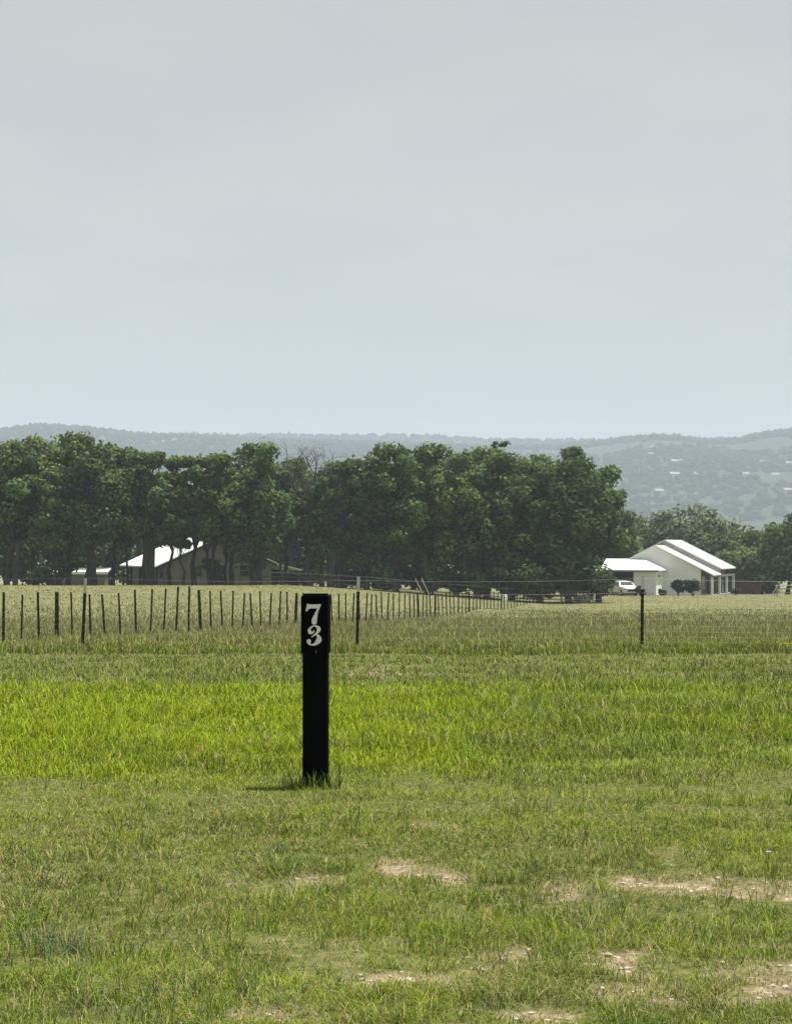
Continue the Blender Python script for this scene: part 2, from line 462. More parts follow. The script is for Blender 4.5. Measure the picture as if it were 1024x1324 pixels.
# ------------------------------------------------------------------ gate/fence/wire helpers used below
def wire_line(pts, r, name, mat, parent, k=4):
    mb = MB(); mb.tube(pts, r, k, True); return mb.build(name, mat, parent)

# ------------------------------------------------------------------ numbered marker post
md = EYE * F / (1020 - VROW)
mx_, my_ = PX(408.5, md), md
PXM = md / F                                     # metres per photo pixel at the post
post = empty('marker_post', (mx_, my_, G(mx_, my_)), R(-3.5))
tag(post, 'square black wooden post with white number 73 standing in the grass', 'marker post')
mb = MB(); w = 15.6 * PXM
mb.box(-w, w, -w, w, -0.25, 240 * PXM); mb.build('post', M['black'], post, bevel=0.004)
mb = MB(); w2 = 17.4 * PXM
mb.box(-w2, w2, -w2, w2, 174 * PXM, 250.5 * PXM)
sl = mb.build('sleeve', M['black2'], post)
bm = bmesh.new(); bm.from_mesh(sl.data)
top_e = [e for e in bm.edges if all(v.co.z > 249 * PXM for v in e.verts)]
bmesh.ops.bevel(bm, geom=top_e, offset=2.6 * PXM, segments=3, affect='EDGES')
bm.to_mesh(sl.data); bm.free()
SEVEN = [(188, 258), (205, 270), (235, 278), (330, 278), (400, 276), (458, 270), (456, 286), (425, 362), (398, 430), (387, 500), (380, 590), (374, 640), (350, 660), (318, 663), (290, 650), (278, 612), (281, 565), (300, 520), (332, 460), (366, 395), (388, 355), (370, 353), (255, 356), (225, 364), (206, 388), (192, 410), (158, 410), (172, 370), (184, 320)]
THREE = [(203, 785), (206, 760), (238, 710), (305, 673), (388, 675), (438, 703), (456, 750), (432, 800), (378, 840), (422, 855), (455, 890), (469, 940), (455, 990), (402, 1035), (330, 1060), (258, 1055), (208, 1025), (182, 990), (186, 950), (215, 932), (250, 936), (268, 962), (262, 1000), (256, 1024), (292, 1030), (330, 1008), (356, 960), (376, 918), (380, 880), (364, 857), (330, 870), (280, 907), (270, 892), (330, 840), (368, 800), (380, 750), (368, 714), (338, 692), (300, 702), (268, 732), (262, 770), (280, 795), (304, 786), (324, 765), (337, 775), (320, 812), (285, 840), (250, 846), (215, 822)]
def numeral(outline, parent, tagname):
    p = [Vector(((q[0] / 14.72 + 386 - 408.5) * PXM, (1020 - (q[1] / 14.72 + 764)) * PXM)) for q in outline]
    for _ in range(2):
        r_ = []
        for i in range(len(p)):
            a, c_ = p[i], p[(i + 1) % len(p)]
            r_ += [a * .78 + c_ * .22, a * .22 + c_ * .78]
        p = r_
    n = len(p)
    tri = tessellate_polygon([[Vector((q.x, q.y, 0)) for q in p]])
    yf, yb = -w2 - 0.0025, -w2 + 0.001
    vs = [(q.x, yf, q.y) for q in p] + [(q.x, yb, q.y) for q in p]
    fs = [tuple(t) for t in tri] + [(i, (i + 1) % n, n + (i + 1) % n, n + i) for i in range(n)]
    me = bpy.data.meshes.new('numeral'); me.from_pydata(vs, [], fs); me.update(); me.materials.append(M['white'])
    o = link(bpy.data.objects.new('numeral', me), parent); o['label'] = tagname
numeral(SEVEN, post, 'white serif numeral 7'); numeral(THREE, post, 'white serif numeral 3')
mb = MB(); mb.box(1.6 * PXM, 2.4 * PXM, -w2 - .002, -w2 + .002, 174.5 * PXM, 178 * PXM); mb.build('nail', M['fascia'], post)

# ------------------------------------------------------------------ near wire fence with tall steel posts
nf = empty('wire_mesh_fence', (0, 38.5, G(0, 38.5)))
tag(nf, 'woven wire fence on sparse tall dark steel posts with pale tips', 'fence')
FD = 38.6
def to_local(o, p): return (p[0] - o.location.x, p[1] - o.location.y, p[2] - o.location.z)
def tee_post(parent, x, y, h, lean, name, mat, split=None, s=1.0, rz=0.0):
    s = s * (1.22 if split else 1.08)
    """steel tee section, optional pale upper part"""
    z0 = G(x, y)
    def tee(za, zb, mat_, nm, par):
        mb = MB(); f = 0.021 * s; t = 0.006 * s; dp = 0.036 * s
        o = [(-f, 0), (f, 0), (f, t), (t * .6, t), (t * .6, dp), (-t * .6, dp), (-t * .6, t), (-f, t)]
        c_, s_ = math.cos(rz), math.sin(rz)
        o = [(a * c_ - b_ * s_, a * s_ + b_ * c_) for a, b_ in o]
        def ring(z): return [to_local(parent, (x + lean[0] * (z - z0) + a, y + lean[1] * (z - z0) + b_, z)) for a, b_ in o]
        A, B = ring(za), ring(zb); n = len(mb.v); mb.v += A + B; k = len(A)
        mb.f.append(tuple(n + i for i in reversed(range(k)))); mb.f.append(tuple(n + k + i for i in range(k)))
        for i in range(k):
            j = (i + 1) % k; mb.f.append((n + i, n + j, n + k + j, n + k + i))
        ob = mb.build(nm, mat_, parent)
        return ob
    if split:
        p_ = tee(z0 - 0.2, z0 + split, mat, name, parent)
        q = tee(z0 + split, z0 + h, M['tip'], 'pale_tip', parent)
        q.parent = p_
    else:
        tee(z0 - 0.2, z0 + h, mat, name, parent)
tposts = [(-242, 747, 765, .02), (110, 748, 767, .055), (464.5, 746, 765, .03), (832.5, 744, 762, .018), (1196, 746, 764, .02)]
tx = []
for px, r0, r1, ln in tposts:
    x = PX(px - 3 if px > 0 else px, FD); g = G(x, FD)
    tee_post(nf, x, FD, PZ(r0, FD) - g, (ln * .7, 0), 'post', M['tpost'], PZ(r1, FD) - g, 1.25)
    tx.append(x)
heights = [1.52, 1.22, 1.10, 0.97, 0.82, 0.68, 0.55, 0.43, 0.32, 0.21, 0.10]
for k, h in enumerate(heights):
    pts = []
    for i in range(len(tx) - 1):
        for s in np.linspace(0, 1, 9)[:-1]:
            x = tx[i] + (tx[i + 1] - tx[i]) * s
            sag = -0.05 * 4 * s * (1 - s) * (1.0 if k == 0 else .5)
            zz = (1 - s) * G(tx[i], FD) + s * G(tx[i + 1], FD)
            pts.append(to_local(nf, (x, FD - .012 + random.uniform(-.01, .01), zz + h + sag)))
    pts.append(to_local(nf, (tx[-1], FD, G(tx[-1], FD) + h)))
    wire_line(pts, 0.0020 if k < 2 else 0.0013, 'line_wire', M['wire'], nf)
sv = MB(); sx = tx[0]
while sx < tx[-1]:
    z0 = G(sx, FD); o = random.uniform(-.015, .015)
    sv.tube([to_local(nf, (sx, FD - .012, z0 + .08)), to_local(nf, (sx + o, FD - .012 + o, z0 + .6)), to_local(nf, (sx, FD - .012, z0 + 1.2))], 0.0014, 3, False)
    sx += 0.2
so = sv.build('stay_wires', M['wire'], nf); so['kind'] = 'stuff'

# ------------------------------------------------------------------ close-set stake fence running away across the field
path_h = [(-70, 72), (5, 66), (100, 60), (200, 54.5), (290, 49.5), (350, 44.5), (430, 40), (490, 37.5), (550, 32), (610, 26.5), (660, 21), (716, 15.2)]
def path_d(px): return 1.25 * F / np.interp(px, [p[0] for p in path_h], [p[1] for p in path_h])
spx = [-42, -18, 5, 28, 51, 74, 94, 117, 136, 156, 176, 195, 212, 228, 244, 260, 273, 288, 300.5, 314, 326, 337.5, 349, 361, 371.5, 382, 393, 403, 412, 421, 429.5, 438, 447, 456, 465, 473, 480, 487, 494, 501, 508.5, 516, 523, 530, 535.5, 541, 546.5]
while spx[-1] < 712: spx.append(spx[-1] + np.interp(spx[-1], [546, 640, 712], [5.3, 4.4, 3.6]))
thick = {74: 1.9, 260: 1.7, 382: 2.0, 541: 1.9, 5: 1.2}
d0 = float(path_d(300)); x0 = PX(300, d0)
sf_ = empty('stake_fence', (x0, d0, G(x0, d0)))
tag(sf_, 'long fence of close-set thin dark stakes and wire crossing the dry field', 'fence')
tops = []
for i, px in enumerate(spx):
    d = float(path_d(px)); x = PX(px, d); g = G(x, d)
    h = 1.22 + random.uniform(-.05, .06)
    h += 0.16 * math.exp(-((px - 228) / 45) ** 2)
    lean = (random.uniform(-.055, .05) - (.045 if 85 < px < 160 else 0), random.uniform(-.03, .03))
    big = thick.get(px, 0)
    if not big and px > 541 and i % 9 == 4: big = 1.8
    if big:
        mb = MB(); r = 0.030 * big
        mb.tube([to_local(sf_, (x, d, g - .2)), to_local(sf_, (x + lean[0] * h * .5, d, g + h * .5)), to_local(sf_, (x + lean[0] * h, d + lean[1] * h, g + h + .03))], [r, r * .97, r * .9], 8)
        mb.build('wood_post', M['stake'], sf_)
    else:
        tee_post(sf_, x, d, h, lean, 'stake', M['stake'], None, random.uniform(.9, 1.15) * (1 + d / 260), random.uniform(-.6, .6))
    tops.append((x + lean[0] * h, d, g, h))
for fr in (0.93, 0.70, 0.50, 0.32, 0.15):
    pts = [to_local(sf_, (t[0], t[1] - .04, t[2] + 1.2 * fr)) for t in tops]
    wire_line(pts, 0.0018, 'line_wire', M['wire'], sf_)

# ------------------------------------------------------------------ rail fence at the foot of the trees
rf = empty('rail_fence', (PX(400, 158), 158, G(PX(400, 158), 158)))
tag(rf, 'low dark weathered rail fence along the foot of the oak grove', 'fence')
prev = None; rails = [[], [], []]
px = 330.0
while px < 770:
    d = 162 + 4 * (px - 150) / 620; x = PX(px, d); g = G(x, d)
    mb = MB(); mb.tube([to_local(rf, (x, d, g - .3)), to_local(rf, (x + random.uniform(-.04, .04), d, g + 1.28 + random.uniform(-.06, .08)))], [.075, .065], 8)
    mb.build('post', M['rail'], rf)
    for k, h in enumerate((0.38, 0.75, 1.12)):
        rails[k].append(to_local(rf, (x, d - .07, g + h + random.uniform(-.03, .03))))
    px += 36
for k in range(3):
    for i in range(len(rails[k]) - 1):
        if random.random() < .06: continue
        mb = MB(); mb.tube([rails[k][i], rails[k][i + 1]], .042, 6); mb.build('rail', M['rail'], rf)
for px, dx in ((537, 12), (545, 12)):
    d = 157; x = PX(px, d); g = G(x, d); xb = PX(px + dx, d)
    mb = MB(); mb.tube([(0, 0, PZ(748, d) - g), (xb - x, -.55, G(xb, d - .55) - g - .03)], .03, 6)
    o = mb.build('leaning_pole', M['pale_rail']); o.location = (x, d, g)
    tag(o, 'pale thin pole leaning against the dark rail fence', 'pole', 'pale poles leaning on the rail fence')

# ------------------------------------------------------------------ buildings
def wall_gable(mb, x0, x1, xr, z_l, z_r, z_ridge, y, th=0.18, zb=-.4):
    mb.prism([(x0, zb), (x1, zb), (x1, z_r), (xr, z_ridge), (x0, z_l)], y, y + th)

def win(parent, c, wdt, hgt, axis, dirn, fm='trim'):
    """window: frame + pane, axis 'x' = lies along x (faces y), dirn outward sign"""
    a = wdt / 2; b_ = hgt / 2; x, y, z = c
    mb = MB()
    def bx(u0, u1, v0, v1, o0, o1):
        o0, o1 = sorted((o0 * dirn, o1 * dirn))
        if axis == 'x': mb.box(x + u0, x + u1, y + o0, y + o1, z + v0, z + v1)
        else: mb.box(x + o0, x + o1, y + u0, y + u1, z + v0, z + v1)
    bx(-a, a, b_ - .08, b_, 0, .06); bx(-a, a, -b_, -b_ + .08, 0, .08); bx(-a, -a + .08, -b_ + .08, b_ - .08, 0, .06); bx(a - .08, a, -b_ + .08, b_ - .08, 0, .06)
    bx(-a + .08, a - .08, -.025, .025, 0, .045)
    w_ = mb.build('window', M[fm], parent)
    mb = MB(); bx(-a + .08, a - .08, -b_ + .08, b_ - .08, .005, .025)
    mb.build('pane', M['glass'], w_)
    return w_

# --- white farmhouse on the right
HD = 215.0; hx = PX(848, HD); hz = G(hx, HD) + 0.0
PXH = HD / F
house = empty('farmhouse', (hx, HD, hz), R(-20))
tag(house, 'white farmhouse with stepped white metal roof and porch on posts', 'house')
hb = PZ(769, HD) - hz            # photo base row relative to the ground there
RZ, SL = 5.75, 0.50
def zr(x, lift=0): return RZ + lift - abs(x) * SL
mb = MB(); wall_gable(mb, -3.4, 5.2, 0, zr(-3.4) - .1, zr(5.2) - .1, RZ - .1, 0.0); mb.build('gable_wall', M['wall_white'], house)
mb = MB(); mb.box(5.0, 5.19, .18, 14.2, -.4, zr(5.2) - .12); mb.build('side_wall', M['porch_shade_wall'], house)
mb = MB(); mb.box(-3.4, -3.2, .18, 14.2, -.4, zr(-3.4) - .12); mb.build('side_wall', M['wall_white'], house)
mb = MB(); wall_gable(mb, -3.4, 5.2, 0, zr(-3.4) - .1, zr(5.2) - .1, RZ - .1, 14.2); mb.build('gable_wall', M['wall_white'], house)
def gable_roof(y0, y1, xl, xr_, lift, parent):
    mb = MB()
    mb.slab([(xl, y0, zr(xl, lift)), (0, y0, RZ + lift), (0, y1, RZ + lift), (xl, y1, zr(xl, lift))], .12)
    mb.slab([(0, y0, RZ + lift), (xr_, y0, zr(xr_, lift)), (xr_, y1, zr(xr_, lift)), (0, y1, RZ + lift)], .12)
    r_ = mb.build('roof', M['roof'], parent)
    for sgn, xe in ((1, xr_), (-1, xl)):
        n = int((y1 - y0) / .6)
        for i in range(n + 1):
            yy = y0 + .03 + i * (y1 - y0 - .06) / n
            ms = MB(); ms.hexa([(0, yy - .02, RZ + lift + .002), (xe, yy - .02, zr(xe, lift) + .002), (xe, yy + .02, zr(xe, lift) + .002), (0, yy + .02, RZ + lift + .002),
                                (0, yy - .02, RZ + lift + .035), (xe, yy - .02, zr(xe, lift) + .035), (xe, yy + .02, zr(xe, lift) + .035), (0, yy + .02, RZ + lift + .035)])
            ms.build('roof_seam', M['roof'], r_)
    return r_
gable_roof(-.35, 4.8, -3.8, 6.7, 0, house)
gable_roof(5.0, 14.8, -3.8, 6.7, .66, house)
mb = MB(); mb.prism([(-3.8, zr(-3.8) + .0), (0, RZ + .02), (6.6, zr(6.6) + .0), (6.6, zr(6.6) + .54), (0, RZ + .53), (-3.8, zr(-3.8) + .54)], 4.83, 4.99)
mb.build('roof_step_wall', M['fascia'], house)
mb = MB(); mb.box(6.35, 6.62, -.3, 14.7, zr(6.6) - .36, zr(6.6) - .13); mb.build('porch_beam', M['fascia'], house)
for yy in (.1, 4.9, 9.6, 14.3):
    mb = MB(); mb.box(6.36, 6.60, yy - .12, yy + .12, -.4, zr(6.6) - .36); mb.build('porch_post', M['trim'], house)
mb = MB(); mb.box(5.2, 6.8, -.2, 14.6, -.4, .06); mb.build('porch_floor', M['fascia'], house)
for yy in (1.5, 7.2, 11.6): win(house, (5.19, yy, 1.45), 1.1, 1.4, 'y', 1)
mb = MB(); mb.box(5.19, 5.24, 4.0, 5.0, .06, 2.1); dr = mb.build('door', M['darkwood'], house)
mb = MB(); mb.box(5.24, 5.30, 4.85, 4.9, 1.0, 1.1); mb.build('handle', M['rim'], dr)
# low wing in front of the gable, hipped at one end, with an open dark bay at the other
gw0, gw1, gy = -1.7, 0.9, -4.2
bay0 = -5.6
mb = MB(); mb.box(gw0, gw1, gy, gy + .18, -.4, 2.85); mb.build('wing_wall', M['wall_white'], house)
mb = MB(); mb.box(gw1 - .18, gw1, gy + .18, -.01, -.4, 2.85); mb.build('wing_wall', M['wall_white'], house)
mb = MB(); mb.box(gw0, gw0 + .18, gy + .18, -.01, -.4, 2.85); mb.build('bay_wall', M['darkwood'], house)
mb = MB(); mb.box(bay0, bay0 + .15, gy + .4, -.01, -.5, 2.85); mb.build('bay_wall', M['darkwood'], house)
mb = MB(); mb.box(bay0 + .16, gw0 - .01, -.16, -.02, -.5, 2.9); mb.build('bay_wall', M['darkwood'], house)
mb = MB(); mb.box(bay0, bay0 + .16, gy, gy + .16, -.5, 2.85); mb.build('bay_post', M['trim'], house)
mb = MB()
mb.slab([(bay0 - .4, gy - .4, 2.95), (gw1 + .4, gy - .4, 2.95), (-1.4, -.02, 4.2), (bay0 - .4, -.02, 4.2)], .1)
mb.slab([(gw1 + .4, gy - .4, 2.95), (gw1 + .4, -.02, 2.95), (-1.35, -.02, 4.2), (-1.38, -.05, 4.2)], .1)
mb.build('wing_roof', M['roof'], house)
mb = MB(); mb.box(bay0 - .38, gw1 + .38, gy - .43, gy - .405, 2.72, 2.93); mb.build('fascia', M['fascia'], house)
mb = MB(); mb.box(gw1 - .05, gw1 + .1, gy + 1.2, gy + 1.35, 2.1, 2.4); mb.box(gw1 + .1, gw1 + .2, gy + 1.22, gy + 1.33, 2.15, 2.35); mb.build('wall_lamp', M['fascia'], house)

# --- white car before the carport
def car(loc, rz):
    c_ = empty('parked_car', loc, rz)
    tag(c_, 'white parked car in front of the open bay of the white farmhouse', 'car')
    prof = [(-2.25, .35), (2.2, .35), (2.27, .75), (2.1, .98), (1.15, 1.08), (.55, 1.58), (-1.35, 1.62), (-2.1, 1.12), (-2.3, .95)]
    mb = MB()
    inner = []
    mb.v = []; n = len(prof)
    for y, tw in ((-.9, 0), (.9, 0)):
        for x, z in prof:
            yy = y * (0.80 if z > 1.2 else 1.0); mb.v.append((x, yy, z))
    mb.f.append(tuple(reversed(range(n)))); mb.f.append(tuple(range(n, 2 * n)))
    for i in range(n):
        j = (i + 1) % n; mb.f.append((i, j, n + j, n + i))
    body = mb.build('body', M['carpaint'], c_, bevel=.05)
    mb = MB(); mb.hexa([(1.13, -.80, 1.105), (1.13, .80, 1.105), (1.10, .80, 1.09), (1.10, -.80, 1.09), (.60, -.66, 1.565), (.60, .66, 1.565), (.56, .66, 1.56), (.56, -.66, 1.56)]); 
    mb.build('windscreen', M['glass'], c_)
    for s in (-1, 1):
        mb = MB(); mb.hexa([(-1.75, s * .915, 1.06), (.95, s * .915, 1.06), (.95, s * .86, 1.06), (-1.75, s * .86, 1.06), (-1.25, s * .745, 1.54), (.5, s * .745, 1.54), (.5, s * .70, 1.54), (-1.25, s * .70, 1.54)])
        mb.build('side_window', M['glass'], c_)
        for x in (-1.4, 1.4):
            mb = MB(); mb.tube([(x, s * .70, .34), (x, s * .93, .34)], .34, 16); wh = mb.build('wheel', M['tyre'], c_)
            mb = MB(); mb.tube([(x, s * .92, .34), (x, s * .945, .34)], .21, 12); mb.build('rim', M['rim'], wh)
        mb = MB(); mb.box(2.1, 2.31, s * .72 - .14, s * .72 + .14, .70, .86); mb.build('headlight', M['rim'], c_)
        mb = MB(); mb.box(-2.33, -2.2, s * .78 - .08, s * .78 + .08, .8, 1.05); mb.build('tail_light', M['maroon'], c_)
    mb = MB(); mb.box(2.2, 2.31, -.5, .5, .5, .72); mb.build('grille', M['dark_void'], c_)
cd = 206.0; cx = PX(806, cd); car((cx, cd, G(cx, cd)), R(-74))

# --- tan shed with white metal roof among the trunks on the left
SD = 184.0; sx0 = PX(284, SD); sz = G(sx0, SD)
shed = empty('ranch_building', (sx0, SD, sz), R(22))
tag(shed, 'tan ranch building with white metal roof behind the oak trunks', 'building')
SR, SS = PZ(694, SD) - sz, .44
def z2(x): return SR - abs(x) * SS
mb = MB(); wall_gable(mb, -5.2, 5.4, 0, z2(5.2) - .1, z2(5.4) - .1, SR - .1, 0, .2); mb.build('gable_wall', M['tan'], shed)
mb = MB(); wall_gable(mb, -5.2, 5.4, 0, z2(5.2) - .1, z2(5.4) - .1, SR - .1, 14, .2); mb.build('gable_wall', M['tan'], shed)
mb = MB(); mb.box(-5.2, -5.0, .2, 14, -.5, z2(5.2) - .12); mb.build('side_wall', M['tan'], shed)
mb = MB(); mb.box(5.2, 5.4, .2, 14, -.5, z2(5.4) - .12); mb.build('side_wall', M['tan'], shed)
mb = MB()
mb.slab([(-6.6, -.3, z2(6.6)), (0, -.3, SR), (0, 14.4, SR), (-6.6, 14.4, z2(6.6))], .12)
mb.slab([(0, -.3, SR), (5.9, -.3, z2(5.9)), (5.9, 14.4, z2(5.9)), (0, 14.4, SR)], .12)
mb.build('roof', M['roof'], shed)
mb = MB(); mb.prism([(-6.6, z2(6.6) - .32), (0, SR - .32), (5.9, z2(5.9) - .32), (5.9, z2(5.9) - .125), (0, SR - .125), (-6.6, z2(6.6) - .125)], -.28, -.22); mb.build('rake_board', M['darkwood'], shed)
for yy in (.1, 3.4, 6.8, 10.4, 13.8):
    mb = MB(); mb.box(-6.45, -6.25, yy - .1, yy + .1, -.5, z2(6.5) - .12); mb.build('porch_post', M['darkwood'], shed)
for yy in (2.6, 6.0, 10.2): win(shed, (-5.2, yy, 1.4), 1.0, 1.2, 'y', -1, 'darkwood')
win(shed, (-2.3, 0, 1.5), 1.1, 1.2, 'x', -1, 'tan'); win(shed, (2.6, 0, 1.5), 1.1, 1.2, 'x', -1, 'tan')
mb = MB(); mb.box(-.5, .5, -.06, -.001, -.2, 2.05); dr = mb.build('door', M['darkwood'], shed)
mb = MB(); mb.box(.36, .42, -.12, -.06, .95, 1.05); mb.build('handle', M['rim'], dr)
# open lean-to
mb = MB(); mb.slab([(5.92, -.1, z2(5.9) - .05), (8.9, -.1, z2(5.9) - .75), (8.9, 8, z2(5.9) - .75), (5.92, 8, z2(5.9) - .05)], .1); mb.build('lean_to_roof', M['roof'], shed)
for xx, yy in ((8.7, .1), (8.7, 4), (8.7, 7.8)):
    mb = MB(); mb.box(xx - .09, xx + .09, yy - .09, yy + .09, -.6, z2(5.9) - .8); mb.build('lean_to_post', M['darkwood'], shed)
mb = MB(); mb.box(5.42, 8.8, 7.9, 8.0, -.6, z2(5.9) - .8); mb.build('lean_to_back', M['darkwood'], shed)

# --- low white-roofed store far left behind the trunks
LD = 196.0; lx = PX(104, LD); lz = G(lx, LD)
store = empty('low_shed', (lx, LD, lz), R(4))
tag(store, 'low grey shed with a white roof edge half hidden behind thick trunks', 'shed')
hl = PZ(741, LD) - lz
mb = MB(); mb.box(-2.6, 2.6, 0, .15, -.4, hl); mb.build('front_wall', M['tan'], store)
mb = MB(); mb.box(-2.6, -2.45, .15, 4, -.4, hl); mb.build('side_wall', M['tan'], store)
mb = MB(); mb.box(2.45, 2.6, .15, 4, -.4, hl); mb.build('side_wall', M['tan'], store)
mb = MB(); mb.box(-2.45, 2.45, 3.85, 4, -.4, hl); mb.build('back_wall', M['tan'], store)
mb = MB(); mb.slab([(-2.9, -.4, hl + .12), (2.9, -.4, hl + .12), (2.9, 4.3, hl + .5), (-2.9, 4.3, hl + .5)], .11); mb.build('roof', M['roof'], store)
mb = MB(); mb.box(-2.9, 2.9, -.44, -.405, hl - .13, hl + .13); mb.build('fascia', M['trim'], store)
mb = MB(); mb.box(.8, 1.8, -.05, -.001, -.3, hl - .15); mb.build('door', M['darkwood'], store)

# --- dark red board fence panel right of the farmhouse and pale rail fence beside it
BD = 214; bx_ = PX(968, BD); bz = G(bx_, BD)
bf = empty('board_fence', (bx_, BD, bz), R(-4)); tag(bf, 'dark red board fence beside the porch of the white farmhouse', 'fence')
for i in range(9):
    mb = MB(); x = -1.25 + i * .29; mb.box(x, x + .26, 0, .03, .05, 1.55 + random.uniform(-.05, .05)); mb.build('board', M['maroon'], bf)
for x in (-1.3, .1, 1.42):
    mb = MB(); mb.box(x - .05, x + .05, .07, .17, -.4, 1.6); mb.build('post', M['maroon'], bf)
for z in (.4, 1.2):
    mb = MB(); mb.box(-1.3, 1.42, .032, .068, z, z + .09); mb.build('rail', M['maroon'], bf)
PD = 205; px0 = PX(1002, PD); pz = G(px0, PD)
pf = empty('pole_fence', (px0, PD, pz), R(2)); tag(pf, 'pale weathered pole fence under the rounded tree beyond the farmhouse', 'fence')
for i, x in enumerate((0.2, 2.6, 5.0)):
    mb = MB(); mb.tube([(x, 0, -.4), (x, 0, 1.3)], .08, 8); mb.build('post', M['pale_rail'], pf)
for z in (.35, .75, 1.12):
    for x in (.0, 2.45):
        mb = MB(); mb.tube([(x, -.1, z + random.uniform(-.05, .05)), (x + 2.7, -.1, z + random.uniform(-.05, .05))], .055, 6); mb.build('rail', M['pale_rail'], pf)
mb = MB(); mb.tube([(.25, -.14, 1.1), (-.55, -.3, -.1)], .055, 6); mb.build('brace', M['pale_rail'], pf)

# --- white barrel under the trees
wd = 163; wx = PX(652, wd); wz = G(wx, wd)
br_ = empty('barrel', (wx, wd, wz)); br_.scale = (.8, .8, .72); tag(br_, 'small white barrel standing under the dark oaks', 'barrel')
mb = MB(); mb.tube([(0, 0, -.05), (0, 0, .1), (0, 0, .3), (0, 0, .62), (0, 0, .82), (0, 0, .9)], [.27, .29, .31, .31, .29, .26], 16); mb.build('drum', M['white'], br_)
for z in (.28, .62):
    mb = MB(); mb.tube([(0, 0, z - .02), (0, 0, z + .02)], .325, 16); mb.build('hoop', M['trim'], br_)
mb = MB(); mb.tube([(.12, 0, .9), (.12, 0, .94)], .04, 8); mb.build('bung', M['fascia'], br_)

# --- boulder
def rock_mesh(r, seed, sz=.7):
    g = np.random.default_rng(seed)
    v = ICO_V * (1 + g.uniform(-.22, .22, (len(ICO_V), 1))) * np.array([r, r * .8, r * sz])
    return mesh_np('rock', v, ICO_F, M['stone'], False)
bd = 172; bx2 = PX(755, bd)
o = link(bpy.data.objects.new('boulder', rock_mesh(.75, 3, .75))); o.location = (bx2, bd, G(bx2, bd) + .25)
tag(o, 'pale limestone boulder at the edge of the oak grove', 'boulder')

# ------------------------------------------------------------------ far houses on the hills
def on_hill(px, row, fn, y0, y1):
    ys_ = np.linspace(y0, y1, 900); xs_ = PX(px, ys_)
    f_ = fn(xs_, ys_) - PZ(row, ys_)
    k = np.where(f_ > 0)[0]
    i = int(k[0]) if len(k) else len(ys_) - 1
    return float(xs_[i]), float(ys_[i]), float(fn(xs_[i], ys_[i]))
hh = [(842, 590, 7, 'small pale house on the hillside just below the wooded skyline'), (843, 581, 5, ''), (878, 599, 20, 'long white-roofed building halfway up the hazy hillside'), (920, 600, 10, ''), (931, 599, 4, ''),
      (876, 616, 24, 'broad pale building low on the hillside'), (905, 616, 20, ''), (852, 638, 12, 'white house low on the hillside above the farmhouse trees'), (903, 643, 11, 'bright white house standing lowest on the right hillside'),
      (1003, 617, 10, ''), (964, 616, 10, ''), (1020, 602, 8, ''), (1018, 637, 12, ''), (830, 614, 10, ''), (985, 600, 8, ''),
      (225, 572, 7, ''), (264, 571, 9, ''), (212, 574, 6, '')]
def far_house(px, row, wpx, label, fn, y0, y1, tall=1.0):
    x, y, z = on_hill(px, row, fn, y0, y1)
    W = wpx * y / F; Dp = min(W * .6, 12); e = 3.2 * tall; rg = e + 2.6 * tall
    h = empty('hill_house', (x, y, z - 1.0), random.uniform(-.35, .35))
    tag(h, label or 'tiny pale house among the trees on the hazy hillside', 'house', None if label else 'small pale houses scattered on the hillside')
    if label: pass
    mb = MB(); mb.prism([(-W / 2 + .4, -2), (W / 2 - .4, -2), (W / 2 - .4, e + 1), (-W / 2 + .4, e + 1)], -Dp / 2 + .4, Dp / 2 - .4); mb.build('wall', M['hwhite'], h)
    mb = MB()
    mb.slab([(-W / 2, -Dp / 2, e + 1), (W / 2, -Dp / 2, e + 1), (W / 2, 0, rg + 1), (-W / 2, 0, rg + 1)], .25)
    mb.slab([(-W / 2, 0, rg + 1), (W / 2, 0, rg + 1), (W / 2, Dp / 2, e + 1), (-W / 2, Dp / 2, e + 1)], .25)
    mb.build('roof', M['hroof'], h)
for a in hh: far_house(a[0], a[1], a[2], a[3], hill_near, 1600, 2990)
far_house(688, 581, 28, 'long white barn roof on the far ridge above the oak crowns', hill_far, 3100, 3790, 1.8)

